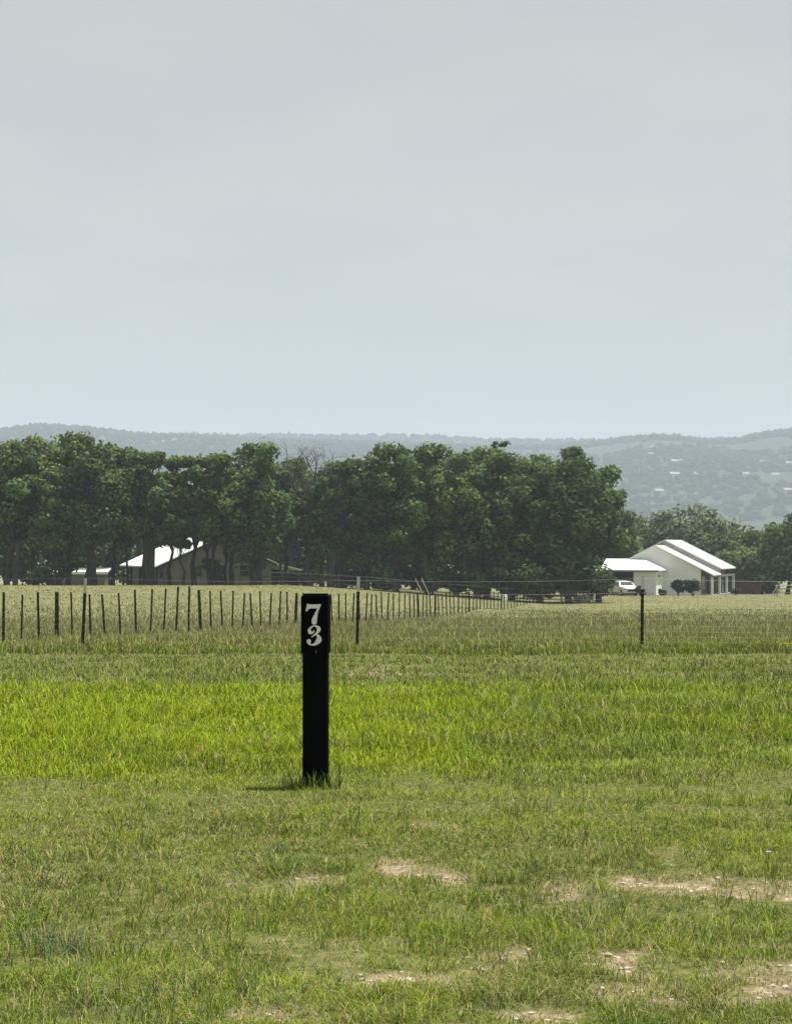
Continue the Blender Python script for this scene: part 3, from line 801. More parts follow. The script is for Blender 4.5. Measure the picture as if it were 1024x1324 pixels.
# ------------------------------------------------------------------ trees
def leaf_cloud(centers, radii, n, size, g, base, flat=1.0, inner=0.55):
    """quads spread through ellipsoid lobes; returns verts, faces, colours"""
    nl = len(centers)
    wgt = radii ** 2; wgt = wgt / wgt.sum()
    li = g.choice(nl, n, p=wgt)
    d = g.normal(size=(n, 3)); d /= np.linalg.norm(d, axis=1, keepdims=True)
    rr = inner + (1.08 - inner) * g.random(n) ** 0.6
    rr = np.where(g.random(n) < .14, rr * g.uniform(1.0, 1.4, n), rr)
    P = centers[li] + d * (radii[li] * rr)[:, None] * np.array([1, 1, 0.82])
    nrm = d * 0.7 + g.normal(size=(n, 3)) * 0.6 + np.array([0, 0, .45]); nrm /= np.linalg.norm(nrm, axis=1, keepdims=True)
    t = np.cross(nrm, g.normal(size=(n, 3))); t /= np.linalg.norm(t, axis=1, keepdims=True)
    b_ = np.cross(nrm, t)
    s = size * g.uniform(.6, 1.35, n)
    a = t * (s * .62)[:, None]; c_ = b_ * (s * .42)[:, None]
    V = np.stack([P - a, P - c_ * g.uniform(.7, 1.2, (n, 1)), P + a, P + c_ * g.uniform(.7, 1.2, (n, 1))], 1)
    Fc = (np.arange(n) * 4)[:, None] + np.arange(4)[None]
    lobe_t = g.uniform(.74, 1.28, nl)
    val = lobe_t[li] * g.uniform(.5, 1.6, n)
    hue = g.uniform(-.08, .08, nl)[li] + g.normal(0, .06, n)
    C = np.stack([base[0] * val * (1 + hue), base[1] * val, base[2] * val * (1 - hue * .5)], -1)
    return V.reshape(-1, 3), Fc, np.repeat(C, 4, 0), np.repeat(d, 4, 0)

def limb_pts(a, b_, g, n=6, sag=.12):
    a = np.array(a, float); b_ = np.array(b_, float); L = np.linalg.norm(b_ - a)
    out = []
    for i in range(n):
        t = i / (n - 1)
        p = a + (b_ - a) * t
        p[2] += sag * L * math.sin(math.pi * t) * .6
        if 0 < i < n - 1: p += g.normal(0, .035 * L, 3)
        out.append(tuple(p))
    return out

def make_tree(label, px, d, top, hw, clear, seed, tr=.22, lean=0.0, base=(.040, .062, .022), nleaf=6500, leaf=.34, group=None, name='oak_tree', fork=1, skirt=0, cat='tree', bark='bark', depth=.9, inner=.5, lobe=(.19, .36)):
    g = np.random.default_rng(seed)
    x = PX(px, d); z = G(x, d)
    H = PZ(top, d) - z; Rr = hw * d / F
    t_ = empty(name, (x, d, z)); tag(t_, label, cat, group)
    ch = H - clear
    nl = int(22 + Rr * 5)
    C = []; rad = []
    for i in range(nl):
        u = g.normal(size=3); u /= np.linalg.norm(u)
        r0 = g.uniform(.35, .78)
        lr = Rr * g.uniform(*lobe)
        hh_ = ch / 2
        zz = u[2] * r0
        # oaks: widest a little under the middle, domed top
        p = np.array([u[0] * r0 * Rr, u[1] * r0 * Rr * depth, clear + hh_ + zz * hh_])
        p[0] += lean * p[2]
        p[2] = min(p[2], H - lr * .85); p[2] = max(p[2], clear + lr * .55)
        C.append(p); rad.append(lr)
    for i in range(3):
        lr = Rr * g.uniform(.2, .3); C.append(np.array([g.uniform(-.45, .45) * Rr + lean * H, g.uniform(-.4, .4) * Rr, H - lr * g.uniform(.85, 1.25)])); rad.append(lr)
    for i in range(skirt):
        an = g.uniform(0, 2 * math.pi); lr = Rr * g.uniform(.25, .36)
        C.append(np.array([math.cos(an) * Rr * .72, math.sin(an) * Rr * .72 * depth, lr * .9 + g.uniform(0, clear)])); rad.append(lr)
    C = np.array(C); rad = np.array(rad)
    V, Fc, col_, cn_ = leaf_cloud(C, rad, nleaf, leaf, g, base, inner=inner)
    mb = MB()
    heads = []
    for k in range(fork):
        off = (k - (fork - 1) / 2) * .35
        ht = clear + ch * g.uniform(.42, .55)
        topx = lean * ht + off * 3.2 + g.normal(0, .25)
        pts = [(off, g.normal(0, .05), -.35), (off * 1.02 + g.normal(0, .03), 0, .25)]
        for i in range(1, 6):
            t = i / 5
            pts.append((off + (topx - off) * t + g.normal(0, .10), g.normal(0, .12), .25 + (ht - .25) * t))
        rs = [tr * 1.35, tr * 1.12] + [tr * (1 - .72 * i / 5) for i in range(1, 6)]
        mb.tube(pts, rs, 9); heads.append(pts)
    order = np.argsort(-rad)
    for i in order[:16]:
        pts = heads[int(g.integers(fork))]
        k = int(g.integers(3, 6))
        a = pts[k]
        if C[i][2] < a[2] - .5: a = pts[max(2, k - 2)]
        L = limb_pts(a, C[i], g)
        r0 = tr * g.uniform(.25, .42)
        mb.tube(L, [r0 * (1 - .8 * q / 5) for q in range(6)], 6)
    mb.build('trunk', M[bark], t_, smooth=True)
    link(bpy.data.objects.new('crown', mesh_np('crown', V, Fc, M['leaf'], False, colour=col_, clump=cn_)), t_)
    return t_

GROVE = 'oaks of the grove along the field edge'
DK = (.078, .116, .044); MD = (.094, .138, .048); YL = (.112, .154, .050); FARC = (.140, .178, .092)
gen = 'leafy dark green oak standing in the row of the grove'
dense = 'dense oak with leaves reaching down towards the rail fence'
T = [  # label, px, d, top, hw, clear, tr, lean, colour, fork, skirt
    ('oak at the very end of the grove beyond the slim-trunked end oak', -42, 168, 566, 62, 3.0, .30, 0, MD, 1, 0),
    ('oak with slim trunk near the open end of the grove', 9, 166, 566, 54, 3.2, .25, 0.02, MD, 1, 1),
    ('tall oak between the slim-trunked end oak and the low shed', 46, 170, 560, 58, 2.8, .28, 0, YL, 1, 0),
    ('short dark oak directly before the low shed', 76, 164, 626, 38, 2.0, .24, -.02, DK, 1, 1),
    ('big oak with the thickest dark trunk beside the low shed', 116, 164, 566, 62, 2.9, .50, 0, DK, 1, 2),
    ('tall oak whose crown peaks above the low shed', 88, 176, 556, 50, 3.4, .26, .03, MD, 1, 0),
    ('slim oak between the thickest trunk and the ranch building porch', 146, 170, 574, 46, 3.9, .19, .03, MD, 1, 0),
    ('oak with a stout forked trunk before the ranch building porch', 192, 166, 582, 46, 2.3, .38, 0, DK, 2, 0),
    ('thin young oak before the porch end of the ranch building', 166, 168, 604, 28, 2.7, .13, .02, MD, 1, 0),
    ('small low-branched oak before the white roof slope', 237, 166, 650, 20, 2.9, .12, -.01, DK, 1, 0),
    ('slim-trunked oak between the forked porch oak and the white roof', 220, 170, 588, 36, 3.0, .18, .02, YL, 1, 0),
    ('oak with a straight slim trunk before the white roof ridge', 251, 168, 590, 40, 4.0, .24, .015, YL, 1, 0),
    ('oak with twin slim leaning trunks before the tan gable', 274, 167, 602, 40, 2.2, .19, -.03, MD, 2, 1),
    ('small oak with low boughs hiding the gable peak', 292, 170, 640, 34, 2.3, .14, .0, MD, 1, 0),
    ('oak with a crooked leaning trunk before the tan gable', 300, 167, 586, 44, 1.8, .22, -.06, YL, 1, 1),
    ('tall oak with paired thick trunks before the tan gable corner', 331, 165, 570, 52, 1.9, .32, 0, MD, 2, 1),
    ('oak shading the open lean-to of the ranch building', 366, 173, 606, 36, 2.8, .22, .02, MD, 1, 0),
    ('dark oak before the bare dead trees', 416, 168, 628, 38, 2.2, .24, 0, DK, 1, 0),
    ('oak with twin slim trunks beside the smaller dead tree', 441, 168, 596, 42, 2.4, .24, .01, DK, 2, 1),
    ('first of the dense oaks next to the twin-trunked oak', 474, 169, 588, 44, 2.0, .26, 0, MD, 1, 1),
    (dense, 512, 168, 572, 52, 1.8, .26, 0, DK, 1, 3),
    (dense, 552, 171, 570, 50, 1.7, .26, 0, MD, 1, 3),
    (dense, 590, 168, 584, 48, 1.5, .26, 0, YL, 1, 3),
    (dense, 628, 172, 576, 50, 1.5, .26, 0, YL, 1, 3),
    (dense, 662, 168, 584, 52, 1.4, .28, 0, DK, 1, 3),
    (dense, 698, 171, 590, 54, 1.3, .28, 0, MD, 1, 3),
    ('wide dense oak with branches down to the grass near the farmhouse', 735, 168, 588, 60, 1.2, .30, 0, DK, 1, 4),
    ('oak at the end of the grove nearest the open bay of the farmhouse', 774, 172, 600, 46, 2.4, .28, 0, MD, 1, 0),
    ('low oak with hazy crown just behind the low wing of the farmhouse', 796, 226, 630, 36, 2.6, .24, 0, DK, 1, 0),
]
for i, (lb, px, d, top, hw, cl, tr, ln, c_, fk, sk) in enumerate(T):
    make_tree(lb, px, d, top, hw, cl, 100 + i, tr, ln, c_, 9000, .33, GROVE if lb == dense else None, fork=fk, skirt=sk)
gen2 = 'oak in the back row of the grove showing only its crown top'
for i, (px, d, top, hw) in enumerate([(20, 200, 566, 60), (70, 204, 562, 56), (132, 202, 572, 54), (180, 206, 584, 50), (330, 203, 578, 52), (375, 206, 590, 46), (430, 203, 594, 46),
                                      (490, 202, 580, 54), (535, 206, 574, 54), (600, 203, 580, 54), (650, 206, 580, 50), (700, 203, 586, 50), (742, 200, 576, 42), (762, 202, 590, 46)]):
    make_tree(gen2, px, d, top, hw, 5.2, 300 + i, .26, 0, MD if i % 2 else DK, 4200, .41, 'back row oaks of the grove')
gen4 = 'low dark oak filling the gaps behind the grove trunks'
for i, (px, d, top, hw) in enumerate([(-30, 214, 655, 44), (22, 216, 660, 40), (62, 220, 650, 42), (105, 216, 664, 40), (142, 222, 655, 40), (180, 226, 660, 38), (215, 226, 662, 38), (262, 228, 660, 40), (305, 224, 658, 40),
                                      (345, 214, 662, 38), (385, 210, 660, 40), (425, 212, 664, 40), (465, 208, 660, 42), (505, 210, 655, 42), (550, 208, 660, 44), (600, 210, 655, 44), (648, 208, 660, 44), (695, 210, 655, 44), (735, 208, 662, 40)]):
    make_tree(gen4, px, d, top, hw, .5, 600 + i, .2, 0, DK, 2700, .52, 'low oaks behind the grove trunks', skirt=5, inner=.2)
# a thin tuft standing above the crowns
make_tree('slender young tree rising above the oak crowns', 650, 174, 568, 22, 4.0, 779, .10, 0, DK, 4200, .27, name='slender_tree', inner=.1, lobe=(.3, .46))
# trees behind the farmhouse
gen3 = 'hazy olive-green bushy tree behind the white farmhouse'
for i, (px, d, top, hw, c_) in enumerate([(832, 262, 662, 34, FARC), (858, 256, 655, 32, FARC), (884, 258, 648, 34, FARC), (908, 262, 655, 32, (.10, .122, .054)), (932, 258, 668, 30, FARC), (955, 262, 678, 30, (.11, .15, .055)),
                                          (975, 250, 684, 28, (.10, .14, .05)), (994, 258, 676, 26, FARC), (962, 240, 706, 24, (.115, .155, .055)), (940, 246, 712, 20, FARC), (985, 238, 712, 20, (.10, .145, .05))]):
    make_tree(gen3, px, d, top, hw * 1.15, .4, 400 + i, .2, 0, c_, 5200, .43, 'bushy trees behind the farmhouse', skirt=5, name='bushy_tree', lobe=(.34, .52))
make_tree('rounded dark green tree standing over the pale pole fence', 1018, 222, 660, 38, 1.2, 501, .26, 0, DK, 9500, .40, skirt=6, name='round_tree', lobe=(.28, .44))
make_tree(gen3, 1062, 230, 664, 36, 1.4, 502, .26, 0, MD, 5000, .36, 'bushy trees behind the farmhouse', skirt=3, name='bushy_tree')
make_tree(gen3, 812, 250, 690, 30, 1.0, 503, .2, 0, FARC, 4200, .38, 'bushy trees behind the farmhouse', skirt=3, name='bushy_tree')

# dead tree: bare recursive branches
def dead_tree(label, px, d, top, seed, spread=1.0, tr=.24, lean=.0, clear=.38):
    g = np.random.default_rng(seed)
    x = PX(px, d); z = G(x, d); H = PZ(top, d) - z
    t_ = empty('dead_tree', (x, d, z)); tag(t_, label, 'tree')
    trunk = MB(); br = MB()
    def grow(mb, p, dr, L, r, lev):
        pts = [p]; rs = [r]; q = np.array(p, float); dd = np.array(dr, float)
        for i in range(5):
            dd = dd + g.normal(0, .16, 3) + np.array([0, 0, .05]); dd /= np.linalg.norm(dd)
            q = q + dd * L / 5; pts.append(tuple(q)); rs.append(r * (1 - .5 * (i + 1) / 5))
        mb.tube(pts, rs, 7 if lev < 2 else 4)
        if lev >= 4: return
        for k in range(int(g.integers(3, 5)) if lev else 6):
            j = int(g.integers(2, 6))
            if lev == 0: j = int(g.integers(3, 6))
            nd = dd + g.normal(0, .75 * spread, 3); nd[2] = abs(nd[2]) * .8 + .1; nd /= np.linalg.norm(nd)
            grow(br, pts[j], nd, L * g.uniform(.5, .72) if lev else L * g.uniform(.42, .62), rs[j] * g.uniform(.62, .85), lev + 1)
    grow(trunk, (0, 0, -.3), (lean, 0, 1), H * .62, tr, 0)
    zs = max(v[2] for v in br.v); s = (H) / zs
    for m_ in (trunk, br): m_.v = [(v[0], v[1], v[2] * s) for v in m_.v]
    trunk.build('trunk', M['dead'], t_, smooth=True); br.build('branches', M['dead'], t_, smooth=True)
dead_tree('bare grey dead tree with crooked branches rising above the grove', 396, 166, 555, 12, 1.0, .30)
dead_tree('smaller bare grey dead tree with tangled twigs among the oaks', 424, 176, 574, 21, 1.3, .20)
dead_tree('leafless twiggy tree top showing over the crowns left of the dead tree', 196, 182, 571, 33, 1.2, .14)
dead_tree('leafless tree with thin twigs beside the tall paired-trunk oak', 364, 180, 566, 45, 1.2, .16)

# shrubs
def shrub(label, px, d, top, hw, seed, base=(.035, .05, .024), n=1500, leaf=.2, group=None):
    g = np.random.default_rng(seed); x = PX(px, d); z = G(x, d); H = PZ(top, d) - z; r = hw * d / F
    s_ = empty('shrub', (x, d, z)); tag(s_, label, 'shrub', group)
    k = 9
    C = np.stack([g.uniform(-.6, .6, k) * r, g.uniform(-.6, .6, k) * r, g.uniform(.25, .75, k) * H], -1); rad = g.uniform(.28, .45, k) * max(r, H * .6)
    C[:, 2] = np.minimum(C[:, 2], H - rad * .75)
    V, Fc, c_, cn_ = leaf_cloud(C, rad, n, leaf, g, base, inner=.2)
    mb = MB()
    for i in range(k): mb.tube(limb_pts((g.normal(0, .06), g.normal(0, .06), -.15), C[i], g), [.035 * (1 - .13 * q) for q in range(6)], 5)
    mb.build('stem', M['bark'], s_); link(bpy.data.objects.new('foliage', mesh_np('foliage', V, Fc, M['leaf'], False, colour=c_, clump=cn_)), s_)
shrub('dark shrub before the gable wall of the white farmhouse', 876, 207, 748, 9, 1)
shrub('dark twin-lobed shrub at the porch corner of the white farmhouse', 896, 206, 747, 12, 2, n=1900)
shrub('small grey-green shrub by the garage wing of the farmhouse', 828, 204, 756, 8, 3, (.06, .07, .04), 900)
shrub('low shrub at the foot of the farmhouse garage wing', 856, 206, 761, 6, 4, n=700)
shrub('dark shrub beside the white car', 774, 200, 744, 11, 5, n=1800)
shrub('yellow-green sapling glowing between the dark trunks', 404, 172, 700, 12, 6, (.12, .14, .03), 1200, .3)
shrub('pale green sapling between the trunks by the rail fence', 462, 172, 722, 13, 7, (.10, .12, .035), 1400, .28)
for i, px in enumerate((500, 545, 590, 630, 678, 712, 745, 765)):
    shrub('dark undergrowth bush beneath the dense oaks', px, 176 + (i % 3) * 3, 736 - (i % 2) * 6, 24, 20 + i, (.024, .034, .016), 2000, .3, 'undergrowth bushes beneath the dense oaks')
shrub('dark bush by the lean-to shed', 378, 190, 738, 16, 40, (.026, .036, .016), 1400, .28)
shrub('low grey scrub beyond the board fence', 985, 226, 742, 14, 41, (.05, .065, .035), 1500, .26)
shrub('weedy bush at the porch end of the farmhouse', 950, 212, 760, 8, 42, (.07, .08, .04), 800)

# ------------------------------------------------------------------ grass
def blades(name, X, Y, h, w, lean, colr, g, kink=.38, simple=None):
    n = len(X)
    if simple is None: simple = np.zeros(n, bool)
    od = np.argsort(simple, kind='stable')              # bent blades first, straight one-face blades last
    X, Y, h, w, lean, colr = X[od], Y[od], h[od], w[od], lean[od], colr[od]; nb = n - int(simple.sum())
    Z = ground(X, Y) - 0.02 * soil(X, Y) - .006
    a = g.uniform(0, 2 * math.pi, n); wx_ = np.cos(a) * w / 2; wy = np.sin(a) * w / 2
    la = g.uniform(0, 2 * math.pi, n); lx_ = np.cos(la) * lean * h; ly = np.sin(la) * lean * h
    P = np.stack([X, Y, Z], -1)
    zero = np.zeros(n)
    Wd = np.stack([wx_, wy, zero], -1)
    mid = P + np.stack([lx_ * kink, ly * kink, h * .58], -1)
    tip = P + np.stack([lx_, ly, h * np.clip(1 - .35 * lean, .35, 1)], -1)
    V = np.stack([P - Wd, P + Wd, mid + Wd * .8, mid - Wd * .8, tip], 1)[:nb].reshape(-1, 3)
    V3 = np.stack([P - Wd * 1.25, P + Wd * 1.25, tip], 1)[nb:].reshape(-1, 3)
    i5 = (np.arange(nb) * 5)[:, None]
    fs = []
    if nb: fs += [i5 + np.array([[0, 1, 2, 3]]), i5 + np.array([[3, 2, 4]])]
    if n > nb: fs.append(nb * 5 + (np.arange(n - nb) * 3)[:, None] + np.array([[0, 1, 2]]))
    cc = np.concatenate([np.repeat(colr[:nb], 5, 0), np.repeat(colr[nb:], 3, 0)])
    return mesh_np(name, np.concatenate([V, V3]), fs, M['grass'], False, colour=cc)

def pal(names, probs, g, n):
    P = {'olive': (.150, .180, .030), 'green': (.130, .200, .022), 'lime': (.215, .295, .018), 'yell': (.265, .310, .026), 'straw': (.34, .29, .135), 'pale': (.28, .28, .125), 'dark': (.055, .085, .026),
         'grey': (.13, .15, .095), 'brown': (.13, .095, .055), 'pink': (.23, .17, .115), 'blue': (.095, .135, .075)}
    k = np.array([P[q] for q in names])
    pr = np.asarray(probs, float)
    if pr.ndim == 1: pr = np.tile(pr, (n, 1))
    pr = pr / pr.sum(1, keepdims=True)
    cum = pr.cumsum(1); r = g.random((n, 1))
    i = (r > cum).sum(1).clip(0, len(names) - 1)
    c_ = k[i] * g.uniform(.72, 1.3, (n, 1))
    return c_ * (1 + g.normal(0, .06, (n, 3)))

def sample(n, y0, y1, g, power=2.0, margin=.055):
    """blades thin out with distance, evenly over the strip the field of view could reach"""
    q = g.random(n)
    a, b_ = 1 / y0, 1 / y1
    Y = 1 / (a + (b_ - a) * q)
    half = (512 / F + margin) * Y + .4
    X = g.uniform(-1, 1, n) * half
    return X, Y

g = np.random.default_rng(77)
# 1. mown turf in front
X, Y = sample(300000, 4.3, 13.8, g)
X2, Y2 = sample(120000, 8.0, 13.8, g); X = np.concatenate([X, X2]); Y = np.concatenate([Y, Y2])
# gather into tufts
tx_, ty = X + g.normal(0, .012, len(X)), Y + g.normal(0, .012, len(X))
s = soil(tx_, ty)
dens = fbm(tx_, ty, .22, 51, 3)
keep = (g.random(len(X)) > s * .9) & (g.random(len(X)) < .25 + .35 * sstep(8.5, 10, ty) + 1.5 * sstep(.32, .6, dens)) & (ty < edge_y(tx_) + .9)
X, Y = tx_[keep], ty[keep]; n = len(X)
big = fbm(X, Y, 1.6, 61, 3); med = fbm(X, Y, .45, 62, 3); tall = sstep(.52, .72, fbm(X, Y, .30, 63, 3))
pr = np.stack([np.full(n, 3.0), 2.6 * sstep(.35, .65, big) + .9, 1.6 * sstep(.48, .68, med) + 1.5 * sstep(10.2, 12.2, Y + .8 * X.clip(-1, 1)), .75 + 3.0 * soil(X, Y), 1.0 * np.ones(n), 2.6 * sstep(.52, .68, 1 - med), .9 * sstep(.58, .7, fbm(X, Y, 1.1, 66, 2)), .35 + 1.2 * sstep(.5, .7, soil(X, Y)), .9 * sstep(.45, .7, big)], -1)
c_ = pal(['olive', 'green', 'lime', 'straw', 'pale', 'dark', 'blue', 'brown', 'yell'], pr, g, n)
h = g.uniform(.016, .050, n) * (1 + 1.2 * tall) * (1 - .45 * soil(X, Y)) * (1 - .25 * sstep(9, 12, Y))
w = np.maximum(.0028, .00042 * Y) * g.uniform(.7, 1.3, n)
lean = g.uniform(.3, 1.9, n)
o = link(bpy.data.objects.new('turf_grass', blades('turf_grass', X, Y, h, w, lean, c_, g, simple=(g.random(n) < .45) | (Y > 10.5))))
tag(o, 'short patchy green turf with bare soil spots in front of the post', 'grass', kind='stuff')
XL, YL_ = sample(60000, 4.4, 12.0, g)
kp = g.random(len(XL)) < .12 + .9 * soil(XL, YL_); XL, YL_ = XL[kp], YL_[kp]; nl_ = len(XL)
cl_ = pal(['straw', 'pale', 'brown', 'grey'], [2, 1.5, 1.4, .7], g, nl_)
o = link(bpy.data.objects.new('straw_litter', blades('straw_litter', XL, YL_, g.uniform(.010, .028, nl_), np.maximum(.0026, .0004 * YL_), g.uniform(1.2, 3.2, nl_), cl_, g)))
tag(o, 'dry straw litter lying over the turf and bare soil', 'straw', kind='stuff')
# taller wiry tufts and straw bits in the turf
nt_ = 900
TX, TY = sample(nt_, 4.6, 12.0, g)
okk = fbm(TX, TY, 1.2, 70, 2) > .45; TX, TY = TX[okk], TY[okk]
k = 14
X = (TX[:, None] + g.normal(0, .022, (len(TX), k))).ravel(); Y = (TY[:, None] + g.normal(0, .022, (len(TX), k))).ravel(); n = len(X)
h = np.repeat(g.uniform(.06, .15, len(TX)), k) * g.uniform(.6, 1.1, n)
c_ = pal(['green', 'olive', 'straw', 'lime', 'blue'], [2, 2, .7, .6, 1], g, n)
o = link(bpy.data.objects.new('grass_tufts', blades('grass_tufts', X, Y, h, np.maximum(.0026, .00040 * Y) * g.uniform(.7, 1.2, n), g.uniform(.1, .9, n), c_, g)))
tag(o, 'taller wiry grass tufts scattered through the short turf', 'grass', kind='stuff')

big_t = [(60, 1225, 70, .13, 5), (25, 1195, 40, .11, 4), (110, 1250, 40, .10, 3), (500, 1190, 30, .07, 2), (705, 1195, 35, .09, 3), (755, 1192, 30, .10, 4), (830, 1200, 80, .08, 5), (930, 1215, 70, .09, 5), (270, 1290, 70, .09, 4), (130, 1300, 80, .09, 4),
         (640, 1170, 60, .07, 3), (590, 1195, 60, .07, 4), (420, 1150, 60, .06, 3), (985, 1180, 50, .08, 3), (700, 1130, 40, .06, 2), (330, 1105, 60, .06, 3), (450, 1270, 60, .07, 3), (870, 1270, 60, .07, 3), (660, 1310, 80, .06, 4), (560, 1215, 60, .08, 4), (690, 1240, 50, .07, 3)]
BX, BY, BH, BC = [], [], [], []
for q_, (tpx, trow, trx, th, nn) in enumerate(big_t):
    td = EYE * F / (trow - VROW)
    for _k in range(nn * 3):
        cx_ = PX(tpx + g.normal(0, trx * .5), td); cy_ = td + g.normal(0, .16)
        m_ = int(g.integers(14, 26))
        BX.append(cx_ + g.normal(0, .02, m_)); BY.append(cy_ + g.normal(0, .02, m_)); BH.append(th * g.uniform(.5, 1.1, m_))
        BC.append(pal(['grey', 'blue', 'green', 'pale', 'straw', 'lime'], [[2, 2, 1, 1, .6, .2], [.4, .8, 3, .8, .5, 1.2], [.6, .6, 1.5, 1, 1.6, .8]][q_ % 3], g, m_))
BX = np.concatenate(BX); BY = np.concatenate(BY); BH = np.concatenate(BH); BC = np.concatenate(BC); n = len(BX)
o = link(bpy.data.objects.new('weed_tufts', blades('weed_tufts', BX, BY, BH, np.maximum(.003, .0005 * BY) * g.uniform(.7, 1.3, n), g.uniform(.1, 1.1, n), BC, g)))
tag(o, 'grey-green weed tufts standing higher than the short turf', 'weeds', kind='stuff')

# 2. long bright band and the duller verge up to the fence
X, Y = sample(212000, 10.6, 40.5, g)
ey = edge_y(X)
keep = (Y + 1.4 * g.normal(0, .35, len(Y)) > ey - .2 + 2.6 * (fbm(X, Y, .7, 88, 4) - .5)); X, Y = X[keep], Y[keep]
dens = fbm(X, Y, .5, 81, 3)
keep = g.random(len(X)) < .45 + sstep(.3, .6, dens); X, Y = X[keep], Y[keep]; n = len(X)
u = 512 + F * X / Y
far = sstep(22.8, 28.0, Y + 8.0 * (fbm(X, Y, 2.4, 82, 4) - .5))
rt = sstep(560, 700, u + 160 * (fbm(X, Y, 2.2, 83, 3) - .5))
patch = fbm(X, Y, 1.5, 84, 4)
lime = (1 - far) * ((1 - .7 * rt) * (.35 + 1.75 * sstep(.38, .62, patch)))
ytop = sstep(.55, .68, fbm(X, Y, 3.2, 85, 2)) * (1 - far)
near_edge = 1 - sstep(.0, 1.2 + 4.5 * sstep(-.3, 1.5, X), Y - edge_y(X) + 1.8 * (fbm(X, Y, .7, 87, 3) - .5))
pr = np.stack([3.4 * lime * (1 - .6 * near_edge) + .35 * far, 2.6 * lime, 1.0 + 1.4 * rt * (1 - far) + .6 * near_edge + 1.2 * far, .7 + 2.0 * far + 1.1 * rt * (1 - far), .35 + 2.4 * far + .9 * near_edge, .26 + .5 * far * sstep(.45, .65, patch) + .3 * rt, .12 + .5 * far * sstep(.5, .65, 1 - patch), .25 + .3 * rt + .2 * far], -1)
weed = np.zeros(n)
for wpx, wrow, rx_, ry_, st in ((965, 887, 45, 8, 1.0), (1010, 872, 40, 8, .7), (720, 882, 60, 6, .6), (620, 878, 60, 6, .5), (430, 850, 40, 5, .8), (40, 862, 60, 5, .6), (300, 872, 80, 5, .4), (560, 1010, 40, 5, .5), (850, 1000, 90, 6, .5), (360, 1012, 30, 6, .9)):
    wd_ = EYE * F / (wrow - VROW); q = np.sqrt(((X - PX(wpx, wd_)) / (rx_ / F * wd_)) ** 2 + ((Y - wd_) / (ry_ * wd_ * wd_ / (EYE * F))) ** 2) + 1.6 * (fbm(X, Y, .6, 89, 3) - .5)
    weed = np.maximum(weed, st * (1 - sstep(.5, 1.3, q)))
pr[:, :2] *= (1 - .9 * weed)[:, None]; pr[:, 4] += 4 * weed; pr[:, 6] += 1.2 * weed
c_ = pal(['lime', 'yell', 'green', 'olive', 'dark', 'straw', 'brown', 'pale'], pr, g, n)
h = g.uniform(.055, .165, n) * (1 - .25 * far) * (.7 + .6 * sstep(.35, .65, fbm(X, Y, .8, 86, 3))) * (1 - .70 * near_edge) * (1 + .3 * rt * (1 - far))
w = np.maximum(.004, .00046 * Y) * g.uniform(.7, 1.3, n)
o = link(bpy.data.objects.new('meadow_grass', blades('meadow_grass', X, Y, h, w, g.uniform(.15, 1.15, n), c_, g, simple=(Y > 24) | (g.random(n) < .2))))
tag(o, 'long bright yellow-green grass band behind the black post', 'grass', kind='stuff')

# 3. dry pale field beyond the fence
X, Y = sample(150000, 37.5, 205.0, g)
n = len(X); u = 512 + F * X / Y
pt = fbm(X, Y, 6, 91, 4); weeds = 1 - sstep(38.5, 43, Y + 2 * (fbm(X, Y, 2, 92, 2) - .5))
pink = sstep(.5, .66, fbm(X * 1.0, Y * .4, 5, 93, 3)) * (1 - sstep(75, 110, Y)) * (1 - sstep(380, 520, u))
pr = np.stack([3.4 + 0 * X, .7 + 1.0 * sstep(.4, .6, pt), 1.1 * sstep(.4, .6, 1 - pt) + .3, 2.6 * pink, 2.6 * weeds + .35, 1.0 * weeds + .12, .5 + 0 * X, .7 * weeds], -1)
c_ = pal(['olive', 'pale', 'straw', 'pink', 'green', 'dark', 'grey', 'lime'], pr, g, n)
calm = .55 * sstep(41, 60, Y)[:, None]; c_ = c_ * (1 - calm) + np.array([.180, .180, .082]) * calm
h = g.uniform(.10, .24, n) * (1 - .55 * sstep(60, 150, Y)) * (.7 + .7 * sstep(.4, .65, fbm(X, Y, 1.5, 94, 3)))
w = np.maximum(.006, .00042 * Y) * g.uniform(.7, 1.3, n)
o = link(bpy.data.objects.new('field_grass', blades('field_grass', X, Y, h, w, g.uniform(.1, .7, n), c_, g, simple=Y > 44)))
tag(o, 'dry pale olive grass covering the field beyond the wire fence', 'grass', kind='stuff')

# grass blades in front of the marker post foot
n = 160
X = g.uniform(mx_ - .22, mx_ + .16, n); Y = g.normal(my_ - .11, .035, n)
c_ = pal(['olive', 'pale', 'green', 'dark'], [2, 1, 2, 2], g, n)
o = link(bpy.data.objects.new('post_foot_grass', blades('post_foot_grass', X, Y, g.uniform(.05, .16, n), np.full(n, .006), g.uniform(.1, .6, n), c_, g)))
tag(o, 'grass blades growing up around the foot of the black post', 'grass', kind='stuff')

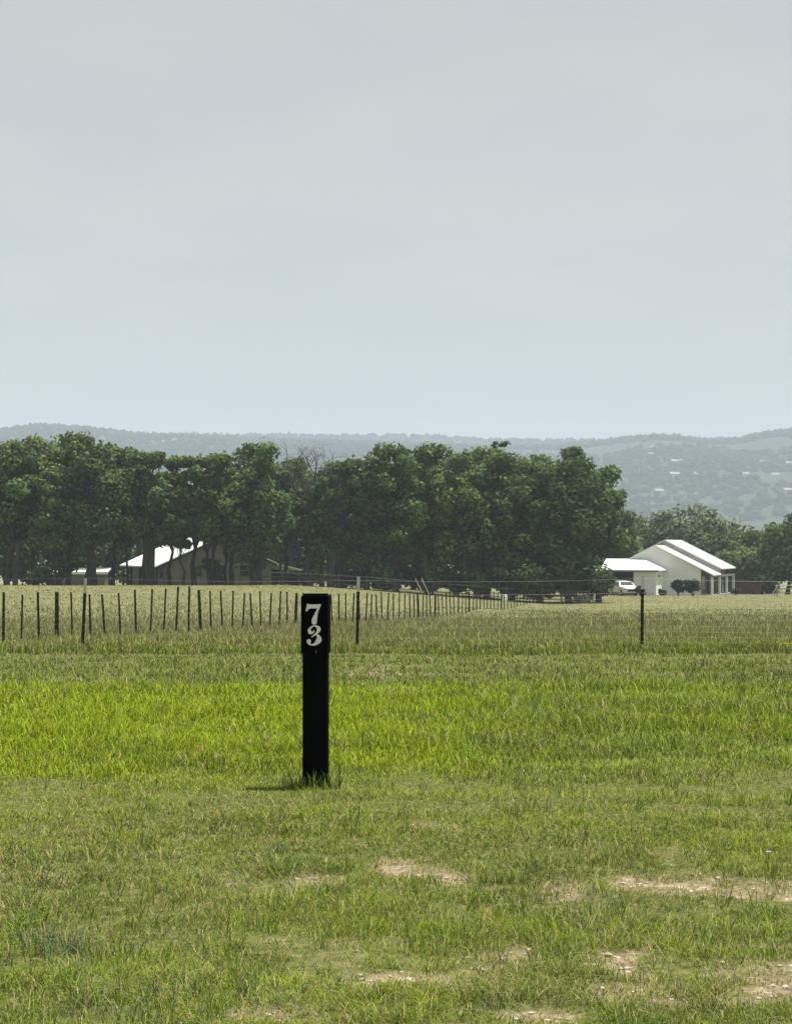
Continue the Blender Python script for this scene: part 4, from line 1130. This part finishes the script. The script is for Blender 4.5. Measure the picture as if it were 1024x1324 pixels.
# pebbles and clods on the bare spots
g2 = np.random.default_rng(5)
n0 = 9000
X, Y = sample(n0, 4.5, 10.5, g2, margin=.03)
s = soil(X, Y); keep = g2.random(n0) < (s - .25) * 1.2
X, Y = X[keep], Y[keep]; n = len(X)
r = g2.uniform(.004, .013, n) * np.where(g2.random(n) < .04, 1.5, 1)
V = ICO_V[None] * (1 + g2.uniform(-.3, .3, (n, len(ICO_V), 1))) * np.stack([r, r * .9, r * .55], -1)[:, None, :] + np.stack([X, Y, ground(X, Y) - .02 * soil(X, Y) + r * .2], -1)[:, None, :]
Fc = ICO_F[None] + (np.arange(n) * len(ICO_V))[:, None, None]
o = link(bpy.data.objects.new('gravel', mesh_np('gravel', V.reshape(-1, 3), Fc.reshape(-1, 3), M['stone'])))
tag(o, 'pale limestone crumbs scattered on the bare soil spots', 'gravel', kind='stuff')

# small flowers
def flower(name, label, px, row, hgt, rp, mat, npet, heads, seed):
    g = np.random.default_rng(seed); d = EYE * F / (row - VROW); x = PX(px, d); z = G(x, d)
    f_ = empty(name, (x, d, z)); tag(f_, label, 'flower')
    for k in range(heads):
        hx_, hy, hz_ = g.normal(0, rp * 1.2) if heads > 1 else 0, g.normal(0, rp) if heads > 1 else 0, hgt * g.uniform(.75, 1.1)
        mb = MB(); mb.tube([(hx_ * .3, hy * .3, -.03), (hx_ * .7, hy * .7, hz_ * .5), (hx_, hy, hz_)], [.003, .0025, .002], 5); mb.build('stem', M['leafstem'], f_)
        for q in range(npet):
            an = 2 * math.pi * q / npet; ca, sa = math.cos(an), math.sin(an)
            mb = MB(); pw = rp * .38
            mb.poly([(hx_, hy, hz_), (hx_ + ca * rp * .6 - sa * pw, hy + sa * rp * .6 + ca * pw, hz_ + rp * .3), (hx_ + ca * rp, hy + sa * rp, hz_ + rp * .15), (hx_ + ca * rp * .6 + sa * pw, hy + sa * rp * .6 - ca * pw, hz_ + rp * .3)])
            mb.build('petal', mat, f_)
M['leafstem'] = noisy('green_stem', (.06, .09, .025), (.09, .13, .035), 20, .8, .1)
flower('lavender_flower', 'single pale lavender wildflower low in the short turf', 992, 1113, .05, .015, M['petal'], 6, 1, 2)
flower('yellow_flower', 'yellow wildflowers on a weed clump by the wire fence', 1016, 848, .22, .035, M['yellow'], 6, 7, 4)

# ------------------------------------------------------------------ haze
m, nt, out = new_mat('haze_air')
pv = nt.nodes.new('ShaderNodeVolumePrincipled')
pv.inputs['Color'].default_value = (.69, .81, .965, 1); pv.inputs['Density'].default_value = 0.00024
pv.inputs['Anisotropy'].default_value = 0.0
nt.links.new(pv.outputs['Volume'], out.inputs['Volume'])
mb = MB(); mb.box(-2450, 2450, -75, 4450, -60, 285)
hz_ = mb.build('haze', m); tag(hz_, 'pale blue summer haze over the valley', 'haze', kind='stuff')
